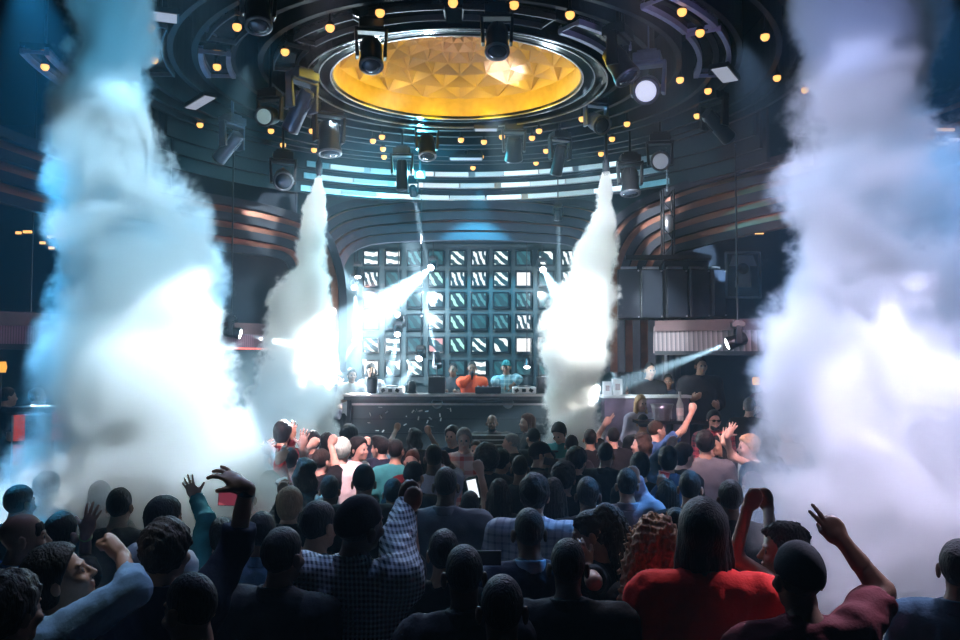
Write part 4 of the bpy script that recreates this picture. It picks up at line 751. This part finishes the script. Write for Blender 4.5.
P(190, 612, 'man with a shaved hairline and a red lit ear at the bottom left', yaw=30, head=(25, -8, 0), hair='fade', hc='black', sk='tan', tc='navy', H=1.76, D=2.95)
P(167, 554, 'man with wavy hair in a dark shirt, watch arm raised high and hand drooping', yaw=-12, hair='curlytop', hc='darkbrown', sk='tan', top='rolled', tc='navy', H=1.8, D=3.7, w=1.08, arms={'R': (236, 548, .1, 246, 488, .1, 'droop', 213, 466, (0, .4, -1))}, extra=[('watch', 'R')])
P(165, 521, 'man in a white collar with glossy dark hair behind the wavy haired man', yaw=-30, hair='medium', hc='black', sk='tan', top='shirt', tc='white', H=1.72, D=4.9)
P(60, 580, 'man in a pale blue shirt looking up to the right with a raised fist', yaw=-72, head=(0, 22, 0), hair='medium', hc='black', sk='tan', top='rolled', tc='paleblue', H=1.74, D=3.35, arms={'R': (136, 588, .1, 122, 556, .1, 'fist', 106, 533, (-1, 0, -.3))})
P(24, 540, 'man with a receding hairline in a blue shirt looking right at the left edge', yaw=-60, hair='balding', hc='black', sk='tan', top='shirt', tc='blue', H=1.78, D=4.2)
P(62, 536, 'guest with an open hand up and a pale green wristband in the smoke', yaw=-10, hair='short', hc='black', sk='pale', tc='charcoal', H=1.68, D=4.6, arms={'R': (84, 566, 0, 86, 534, 0, 'open', 93, 508)}, extra=[('watch', 'R', 'wristband', (.5, .7, .3))])
P(10, 612, 'head with shiny dark curls at the bottom left corner', yaw=-20, fem=True, hair='curlytop', hc='darkbrown', sk='tan', tc='black', H=1.66, D=3.0)
P(222, 540, 'teal lit guest in the mist reaching up with a white cuff', yaw=20, hair='medium', hc='black', sk='pale', top='shirt', tc='teal', H=1.68, D=5.1, arms={'L': (207, 518, .1, 196, 498, .1, 'open', 186, 478)}, extra=[('collar', 'white')])
P(783, 553, 'dark haired woman in profile facing left, both fists joined overhead', yaw=82, fem=True, hair='wavy', hc='darkbrown', sk='tan', top='tank', tc='maroon', H=1.7, D=4.1, arms={'L': (729, 553, -.1, 748, 507, -.05, 'fist', 756, 494), 'R': (772, 547, .15, 768, 507, .05, 'fist', 764, 494)})
P(798, 581, 'guest in a dark knit hat and maroon tee pointing into the right smoke', yaw=8, hair='beanie', hc='black', sk='brown', tc='maroon', H=1.78, D=3.4, w=1.2, hs=1.05, arms={'R': (882, 592, .1, 842, 540, .1, 'two', 822, 512)})
P(960, 572, 'blue lit man in a jacket cut off by the right edge', yaw=-35, hair='short', hc='black', sk='brown', top='jacket', tc='steel', H=1.76, D=3.6)
# guests in the mist and gaps
P(120, 508, 'dim head in the mist left of the white collar man', yaw=0, hair='short', sk='tan', tc='charcoal', H=1.7); P(100, 500, 'dim head wearing a beanie in the left mist', yaw=10, hair='beanie', hc='charcoal', sk='tan', tc='black', H=1.68)
P(20, 505, 'dark haired guest at the left edge below the red post', yaw=-20, hair='short', sk='tan', tc='black', H=1.7); P(48, 490, 'curly haired guest in the blue haze under the grey console', yaw=-10, hair='curlytop', hc='darkbrown', sk='tan', tc='charcoal', H=1.68)
P(84, 470, 'blue lit guest raising one thin arm into the left smoke', yaw=-20, hair='short', sk='tan', top='shirt', tc='paleblue', H=1.7, arms={'L': (71, 462, 0, 78, 445, 0, 'two', 84, 431)})  # cyan light on the raised arm is put into the sleeve colour
P(38, 398, 'guest in a grey coat standing over the console on the left platform', H=1.72, D=10.6, z0=.55, yaw=-60, sk='tan', hair='short', top='jacket', tc='grey'); P(8, 398, 'dim guest at the extreme left on the raised platform', H=1.7, D=10.4, z0=.55, yaw=-40, sk='tan', tc='black')
P(245, 500, 'guest in a pink top seen through the mist left of the white cup', yaw=0, hair='short', sk='pale', tc='pink', H=1.66); P(290, 507, 'guest in a dark sleeve lifting a white cup', yaw=-5, hair='medium', hc='lightbrown', sk='pale', top='shirt', tc='black', H=1.66, arms={'L': (282, 512, .1, 284, 497, .1, 'grip', 283, 484)})
P(330, 492, 'dark head between the long wavy hair and the backward cap', yaw=-5, hair='short', sk='brown', tc='black', H=1.66); P(393, 495, 'dark head behind the raised gingham arm', yaw=5, hair='short', sk='brown', tc='black', H=1.64)
P(470, 508, 'shaved head between the grey shirt and the long straight hair', yaw=5, hair='fade', sk='dark', tc='black', H=1.62); P(588, 497, 'dark head left of the lavender shirt', yaw=-5, hair='short', sk='dark', tc='black', H=1.72); P(520, 470, 'dark cropped head behind the plaid shirt', yaw=-5, hair='fade', sk='brown', tc='black', H=1.7)
P(730, 500, 'dark head behind the raised bare elbow', yaw=0, hair='short', sk='dark', tc='black', H=1.68); P(640, 468, 'dark shaggy head right of the big round head', yaw=-5, hair='medium', hc='black', sk='tan', tc='black', H=1.7); P(590, 440, 'guest in dark clothes before the side counter', yaw=0, hair='short', sk='tan', tc='black', H=1.72)
P(775, 468, 'guest with dark hair under the denim jacket, edge of the right smoke', yaw=20, hair='short', sk='tan', tc='blue', H=1.62); P(240, 468, 'guest with dark hair hidden in the mist at the foot of the left smoke', yaw=0, hair='short', sk='tan', tc='teal', H=1.72)
# give everyone room: slide overlapping neighbours apart along the floor, away from or towards the camera
for q in QUEUE: q.append(q[3]['D'])
for it in range(60):
    for i, a in enumerate(QUEUE):
        for b in QUEUE[i + 1:]:
            da, db = a[3]['D'], b[3]['D']
            if abs(da - db) > .6: continue
            dx = abs((a[0] - 480) / F * da - (b[0] - 480) / F * db); need = .26 * (a[3].get('w', 1) + b[3].get('w', 1)); gap = math.hypot(dx * 1.0, (da - db) * 1.45)
            if gap < need:
                s = 1 if da >= db else -1; m = .03
                for q, t in ((a, s), (b, -s)):
                    lim = (.04 if q[4] < 4.6 else .15) * q[4]; q[3]['D'] = min(q[4] + lim, max(q[4] - lim, q[3]['D'] + t * m))
for hx, hy, label, k, d0 in QUEUE: person(hx, hy, label, **k)
def depth(words_): return next(D for r, l, D in PEOPLE if words_ in l)
print('PEOPLE', len(PEOPLE), 'TIME', time.time() - T0)
# held things
def held(name, label, cat, px, py, D, rot=(0, 0, 0)): return thing(name, label, cat, at(px, py, D), rot)
c9 = held('cup', 'white cup held up before the left crowd', 'cup', 284, 487, depth('lifting a white cup') + .12, (.3, -.3, 0)); MB().lathe([(.03, -.05), (.042, .05), (.038, .05), (.027, -.04), (.001, -.04)], n=18).build('wall', M_white, c9); MB().lathe([(.043, .046), (.043, .054), (.036, .054)], n=18).build('rim', M_white, c9)
c9 = held('cup', 'red cup held up before the grey tee', 'cup', 663, 480, depth('lifting a red cup') + .14, (0, .2, 0)); MB().lathe([(.03, -.06), (.043, .06), (.038, .06), (.027, -.05), (.001, -.05)], n=18).build('wall', mat('red_plastic', (.6, .03, .03), .35), c9); MB().lathe([(.045, .056), (.045, .064), (.038, .064)], n=18).build('rim', mat('red_plastic', (.6, .03, .03), .35), c9)
def phone(px, py, D, label, scr, rot, s=1.):
    t = held('smartphone', label, 'phone', px, py, D, rot); MB().box((0, 0, 0), (.15 * s, .009, .078 * s)).build('case', M_blk, t, bevel=.003); MB().box((0, -.006, 0), (.142 * s, .003, .07 * s)).build('screen', scr, t); MB().box((.055 * s, .007, .02 * s), (.022, .006, .022)).build('camera_bump', M_gloss, t)
phone(234, 498, depth('teal lit guest in the mist reaching'), 'phone with a red picture on its screen held level beside the drooping hand', stripes('red_phone', (.75, .16, .2), 70, 1.2, .5, (.3, .04, .07), .55), (0, .06, .1), 1.25)
phone(473, 489, depth('long straight dark') + .1, 'bright white phone screen held upright left of the long straight hair', glow('phone_white', (.85, .92, 1), 1.2), (0, 1.35, 0)); phone(487, 558, 4.1, 'dark phone with a thin lit top edge held between the two dark suits', mat('dark_screen', (.05, .055, .06), .15), (0, 0, 0), .9); phone(551, 462, 7.0, 'small dark phone below the red lit profile', mat('dark_screen', (.05, .055, .06), .15), (0, .2, 0), .8)
m9 = held('microphone', 'black microphone at the mouth of the man in red', 'microphone', 472, 376, 13.78, (.9, 0, 0)); MB().tube((0, 0, -.09), (0, 0, .05), .014, .02).build('handle', M_blk, m9); MB().lathe([(.022, .05), (.03, .075), (.024, .1), (.001, .108)], n=14).build('grille', M_gun, m9)
# ------------------------------------------------------------------ smoke, haze and light
def plume(name, label, D, rows_, dens, seed, sc, amp=1., color=(.95, .97, 1), ydepth=1., soft=.3, sr=.16):
    Pp = sorted([(at(px, py, D), r * D / F) for px, py, r in rows_], key=lambda q: q[0].z); z0, z1 = Pp[0][0].z, Pp[-1][0].z; mb = MB()
    k_ = 1.17
    n = 28; vs = []
    for p, r in Pp:
        for k in range(n): a = 2 * math.pi * k / n; vs.append((p.x + math.cos(a) * r * k_, D + math.sin(a) * r * k_ * ydepth, p.z))
    fs = [(i * n + k, i * n + (k + 1) % n, (i + 1) * n + (k + 1) % n, (i + 1) * n + k) for i in range(len(Pp) - 1) for k in range(n)] + [tuple(range(n - 1, -1, -1)), tuple((len(Pp) - 1) * n + k for k in range(n))]
    mb.add(vs, fs, True)
    m = bpy.data.materials.new(name + '_vapour'); m.use_nodes = True; nt = m.node_tree; nt.nodes.clear(); N = nt.nodes.new; L = nt.links.new
    out = N('ShaderNodeOutputMaterial'); vsn = N('ShaderNodeVolumeScatter'); L(vsn.outputs[0], out.inputs['Volume']); vsn.inputs['Color'].default_value = (*color, 1); vsn.inputs['Anisotropy'].default_value = 0.
    tc = N('ShaderNodeTexCoord'); sp = N('ShaderNodeSeparateXYZ'); L(tc.outputs['Object'], sp.inputs[0]); mr = N('ShaderNodeMapRange'); mr.inputs[1].default_value = z0; mr.inputs[2].default_value = z1; L(sp.outputs[2], mr.inputs[0])
    def curve(vals, lo, hi):
        fc = N('ShaderNodeFloatCurve'); cu = fc.mapping.curves[0]; pts = [((p.z - z0) / (z1 - z0), (v - lo) / (hi - lo)) for (p, _), v in zip(Pp, vals)]
        while len(cu.points) < len(pts): cu.points.new(.5, .5)
        for q, (a, b) in zip(cu.points, pts): q.location = (a, b); q.handle_type = 'AUTO_CLAMPED'
        fc.mapping.update(); L(mr.outputs[0], fc.inputs['Value']); m2 = N('ShaderNodeMapRange'); m2.inputs[3].default_value = lo; m2.inputs[4].default_value = hi; L(fc.outputs[0], m2.inputs[0]); return m2.outputs[0]
    xs = [p.x for p, _ in Pp]; rs = [r for _, r in Pp]; cx = curve(xs, min(xs) - .01, max(xs) + .01); Rr = curve(rs, 0, max(rs) * 1.01)
    def M(op, a, b=None):
        q = N('ShaderNodeMath'); q.operation = op
        for i, v in enumerate((a, b)):
            if v is None: continue
            if isinstance(v, (int, float)): q.inputs[i].default_value = v
            else: L(v, q.inputs[i])
        return q.outputs[0]
    dx = M('SUBTRACT', sp.outputs[0], cx); dy = M('DIVIDE', M('SUBTRACT', sp.outputs[1], D), ydepth); d = M('SUBTRACT', 1., M('DIVIDE', M('SQRT', M('ADD', M('MULTIPLY', dx, dx), M('MULTIPLY', dy, dy))), Rr))
    no = N('ShaderNodeTexNoise'); no.noise_dimensions = '4D'; no.inputs['W'].default_value = seed; no.inputs['Scale'].default_value = sc; no.inputs['Detail'].default_value = 5; no.inputs['Roughness'].default_value = .66; no.inputs['Distortion'].default_value = .2; L(tc.outputs['Object'], no.inputs['Vector'])
    v = M('ADD', d, M('MULTIPLY', M('SUBTRACT', no.outputs[0], .5), amp * 3.1)); ss = N('ShaderNodeMapRange'); ss.interpolation_type = 'SMOOTHSTEP'; ss.inputs[1].default_value = .02; ss.inputs[2].default_value = soft; L(v, ss.inputs[0])
    # the cloud thins out just inside its outline
    ed = N('ShaderNodeMapRange'); ed.inputs[1].default_value = -.16; ed.inputs[2].default_value = .06; L(d, ed.inputs[0])
    L(M('MULTIPLY', M('MULTIPLY', ss.outputs[0], ed.outputs[0]), M('MULTIPLY', M('POWER', M('DIVIDE', max(rs), Rr), .8), dens)), vsn.inputs['Density'])
    m.cycles.volume_step_rate = sr
    return tag(mb.build(name, m), label, 'smoke', None, 'stuff')
plume('smoke_plume', 'tall thick smoke column on the left, blue at its edges', 6.5, [(105, -45, 48), (110, 60, 52), (115, 130, 59), (128, 210, 76), (138, 290, 92), (148, 380, 101), (152, 440, 118), (150, 500, 150), (150, 560, 190)], 3.2, 1., 1.7)
plume('smoke_plume', 'tall thick lavender smoke column on the right', 5.6, [(866, -45, 70), (868, 60, 76), (866, 180, 88), (868, 290, 106), (884, 380, 125), (892, 450, 135), (892, 520, 150), (890, 600, 165), (890, 660, 170)], 2.8, 3., 1.9)
plume('smoke_plume', 'slim white smoke jet left of the stage', 12, [(319, 178, 4), (315, 205, 12), (307, 260, 22), (299, 310, 32), (295, 370, 40), (290, 425, 52), (286, 480, 62)], 5, 5., 2.4, sr=.16)
plume('smoke_plume', 'slim dazzling white smoke jet right of the stage', 12, [(606, 172, 4), (603, 205, 11), (593, 270, 27), (579, 325, 38), (575, 355, 37), (572, 395, 28), (571, 430, 33), (571, 480, 50)], 6, 7., 2.4, sr=.16)
for px, lab in ((319, 'small nozzle at the tip of the left white jet'), (606, 'small nozzle at the tip of the right white jet')):
    p = at(px, 174, 12); t = thing('jet_nozzle', lab, 'nozzle', p, group='smoke jet nozzles'); MB().lathe([(.03, -.03), (.05, .04), (.05, .16), (.03, .2)], n=16).tube((0, 0, .2), (0, 0, 6.6 - p.z), .025, n=8).build('barrel', M_gun, t); MB().lathe([(.028, -.032), (.028, -.028)], n=12).build('lip', M_rim, t)
# club haze fills the whole room
w = bpy.data.worlds.new('haze'); SC.world = w; w.use_nodes = True; nt = w.node_tree; nt.nodes.clear(); o_ = nt.nodes.new('ShaderNodeOutputWorld'); hz = nt.nodes.new('ShaderNodeVolumeScatter'); hz.inputs['Density'].default_value = .0058; hz.inputs['Anisotropy'].default_value = .15; hz.inputs['Color'].default_value = (.55, .84, 1, 1); nt.links.new(hz.outputs[0], o_.inputs['Volume'])
def spot(p, t, pw, ang, col=(1, 1, 1), bl=.4, r=.06):
    l = bpy.data.lights.new('spot', 'SPOT'); l.energy = pw; l.spot_size = R_(ang); l.spot_blend = bl; l.color = col; l.shadow_soft_size = r
    o = link('spot', l); o.location = p; o.rotation_euler = (Vector(t) - Vector(p)).to_track_quat('-Z', 'Y').to_euler(); return o
def S(px, py, D, tx, ty, TD, pw, a, c=(1, 1, 1), bl=.4, r=.06): return spot(at(px, py, D), at(tx, ty, TD), pw, a, c, bl, r)
# added spots without lamp bodies, placed to light the smoke
S(335, 110, 10.9, 299, 380, 12, 1700, 18, (.6, .9, 1)); S(588, 120, 10.6, 578, 380, 12, 3300, 19, (.7, .9, 1)); S(420, 120, 8.6, 303, 300, 12, 2000, 27, (.66, .92, 1)); S(480, 110, 8.2, 588, 300, 12, 3400, 27, (.8, .95, 1)); S(420, 120, 8.6, 317, 200, 12, 3000, 17, (.75, .93, 1)); S(480, 110, 8.2, 603, 196, 12, 4200, 17, (.8, .92, 1))
S(225, -150, 4.9, 128, 260, 6.5, 1000, 46, (.45, .78, 1)); S(20, -40, 8.2, 130, 430, 6.5, 4000, 36, (.05, .48, 1)); S(250, 60, 9.5, 170, 400, 6.5, 1500, 22, (.6, .88, 1)); S(420, 60, 5.2, 150, 440, 6.5, 2700, 30, (.66, .86, 1)); S(300, 60, 4.6, 106, 30, 6.5, 420, 30, (.12, .58, 1))
S(780, -150, 4.1, 880, 240, 5.6, 290, 52, (.56, .62, 1)); S(930, -40, 8, 880, 400, 5.6, 3000, 36, (.12, .45, 1)); S(740, 40, 8.5, 870, 440, 5.6, 1300, 28, (.55, .66, 1)); S(640, 40, 4.4, 890, 460, 5.6, 620, 32, (.66, .68, 1)); S(990, 60, 4.0, 885, 570, 5.5, 1000, 36, (.72, .7, 1)); S(560, -40, 4.2, 880, 300, 5.6, 420, 40, (.62, .68, 1)); S(760, 60, 4.2, 866, 10, 5.6, 150, 30, (.34, .46, 1))
# stage beams: lamps on the video wall frame and the stage floor
def beam(px, py, D, tx, ty, TD, pw, a, label, col=(.86, .93, 1), s=.4, st=24):
    b = moving_head(px, py, D, s, 0, 0, label, ('beam_%d' % st, (.88, .95, 1), st), (pw * 1.7, a, col, .03), 'round', aim=at(tx, ty, TD), floor=at(tx, ty, TD).z > at(px, py, D).z, nogroup='beam lamps on the stage')
    if pw >= 59000 and px < 560 and 220 < py and py < 360:
        l = bpy.data.lights.new('glare', 'POINT'); l.energy = 80; l.color = (.7, .9, 1); l.shadow_soft_size = .04; o = link('glare', l, b); o.location = b.rotation_euler.to_matrix().transposed() @ ((Vector(at(tx, ty, TD)) - at(px, py, D)).normalized() * .8 / s)  # extra point light added so the haze glows before the lamp
    return b
beam(433, 266, 15.1, 330, 350, 11.6, 130000, 15, 'bright beam lamp high on the video wall, beam falling to the left', st=40); beam(401, 317, 15, 318, 262, 13.2, 70000, 11, 'beam lamp in the middle of the stage shining up to the left')
beam(357, 338, 15.05, 318, 400, 13.2, 60000, 8, 'beam lamp at the left side of the stage shining down', st=36); beam(354, 284, 15.05, 360, 372, 13.4, 60000, 8, 'beam lamp at the left end of the stage, beam crossing to the right'); beam(437, 358, 14.6, 412, 250, 15, 90000, 9, 'beam lamp on the booth side, beam climbing to the left')
beam(421, 356, 14.4, 370, 430, 12.4, 40000, 10, 'small beam lamp near the booth counter shining down left'); beam(398, 331, 15, 385, 400, 13.6, 70000, 8, 'small beam lamp below the middle lamp shining straight down'); beam(413, 190, 13.6, 427, 268, 14.9, 70000, 5, 'ceiling beam lamp sending a thin shaft down to the video wall')
beam(542, 268, 15, 578, 330, 12.2, 90000, 11, 'beam lamp right of the video tiles shining into the right jet', st=36); beam(607, 352, 14.2, 630, 420, 12.4, 30000, 8, 'beam lamp beside the right jet shining down to the side counter'); beam(558, 214, 14, 561, 330, 14.8, 50000, 5, 'ceiling lamp sending a faint shaft down before the right tiles')
beam(358, 272, 15, 356, 330, 14.6, 20000, 9, 'small lamp at the upper left of the video wall'); beam(527, 362, 15, 527, 480, 14, 2500, 10, 'small lamp on a stand right of the man in blue')
beam(738, 340, 11.9, 600, 392, 12.2, 60000, 9, 'beam lamp on the right balcony front shining left over the lounge', s=.6); beam(804, 334, 10.4, 735, 280, 12.5, 2200, 7, 'lamp glowing through the edge of the right smoke', (.5, .75, 1)); beam(231, 332, 12, 330, 352, 12.2, 28000, 7, 'beam lamp on the left balcony front shining right', s=.5); beam(30, 330, 11, 40, 400, 10.2, 3500, 10, 'beam lamp on the left balcony shining down on the platform', (.7, .85, 1), s=.5)
beam(168, 332, 11.6, 168, 420, 9, 1200, 20, 'lamp glimmering through the left smoke column', (.8, .9, 1), s=.4)
# unseen fill spots added for stage, crowd, raised arm and faces
S(480, 190, 13.4, 470, 340, 15.4, 1100, 70, (.08, .6, .9)); S(430, 40, 11.3, 420, 480, 7.4, 3000, 36, (.5, .78, 1), .6, .15); S(560, 40, 11.3, 590, 480, 7.4, 3000, 36, (.7, .75, 1), .6, .15)
S(330, -70, 6, 320, 452, 8.8, 3200, 30, (1, .6, .64), .8, .15); S(640, -70, 6.2, 690, 430, 9.5, 2800, 30, (1, .6, .62), .8, .15); S(590, 60, 6.2, 656, 592, 3.8, 230, 14, (1, .88, .9), .8, .1); S(210, -290, 4.3, 85, 585, 3.4, 150, 20, (.7, .9, 1), .8, .1)
S(560, 100, 9.6, 560, 540, 4.2, 520, 34, (.55, .6, 1), .8, .15); S(340, 100, 10.5, 380, 540, 4, 700, 30, (.3, .65, 1), .8, .15); S(480, 160, 11.8, 486, 375, 13.9, 110, 18, (1, .9, .85), .7)
S(955, 180, 4.4, 850, 560, 3.5, 480, 30, (.72, .7, 1), .8, .1)
S(480, -90, 5.8, 480, 560, 3.8, 110, 60, (.3, .48, 1), .8, .1); S(200, -90, 5.4, 200, 560, 3.9, 130, 50, (.4, .5, 1), .8, .1)
S(985, -110, 2.7, 852, 545, 3.5, 80, 11, (.7, .66, 1), .8, .1)
S(360, -110, 4.5, 78, 570, 3.45, 170, 12, (.85, .93, 1), .7, .05)
# dome: unseen pale key spots added on the floor side
S(440, 250, 9.0, 497, 92, 10.6, 1600, 9, (1, .9, .88), .2); S(440, 330, 8.4, 456, 58, 10, 260, 20, (1, .74, .64), .8)
S(150, 330, 12, 60, 60, 9, 160, 60, (.05, .4, .8), .8, .2); S(250, 300, 10.5, 240, 215, 12.8, 150, 50, (1, .3, .2), .8, .2); S(740, 290, 10.5, 760, 190, 11.6, 330, 60, (1, .42, .25), .8, .2); S(470, 260, 12.4, 470, 205, 14.4, 150, 60, (1, .7, .8), .8, .2); S(760, 300, 10.8, 720, 345, 12.4, 60, 50, (1, .7, .8), .8, .1)  # added fill spots that tint the walls, balconies and arch
S(690, 60, 7, 660, 20, 8.6, 25, 90, (.55, .5, 1), .8, .2)
SC.cycles.volume_bounces = 2; SC.cycles.max_bounces = 5; SC.cycles.volume_max_steps = 256; SC.cycles.use_denoising = True
SC.view_settings.view_transform = 'Standard'; SC.view_settings.look = 'None'; SC.view_settings.gamma = 1; SC.view_settings.use_curve_mapping = False; SC.view_settings.exposure = 0.
print('TIME', time.time() - T0)
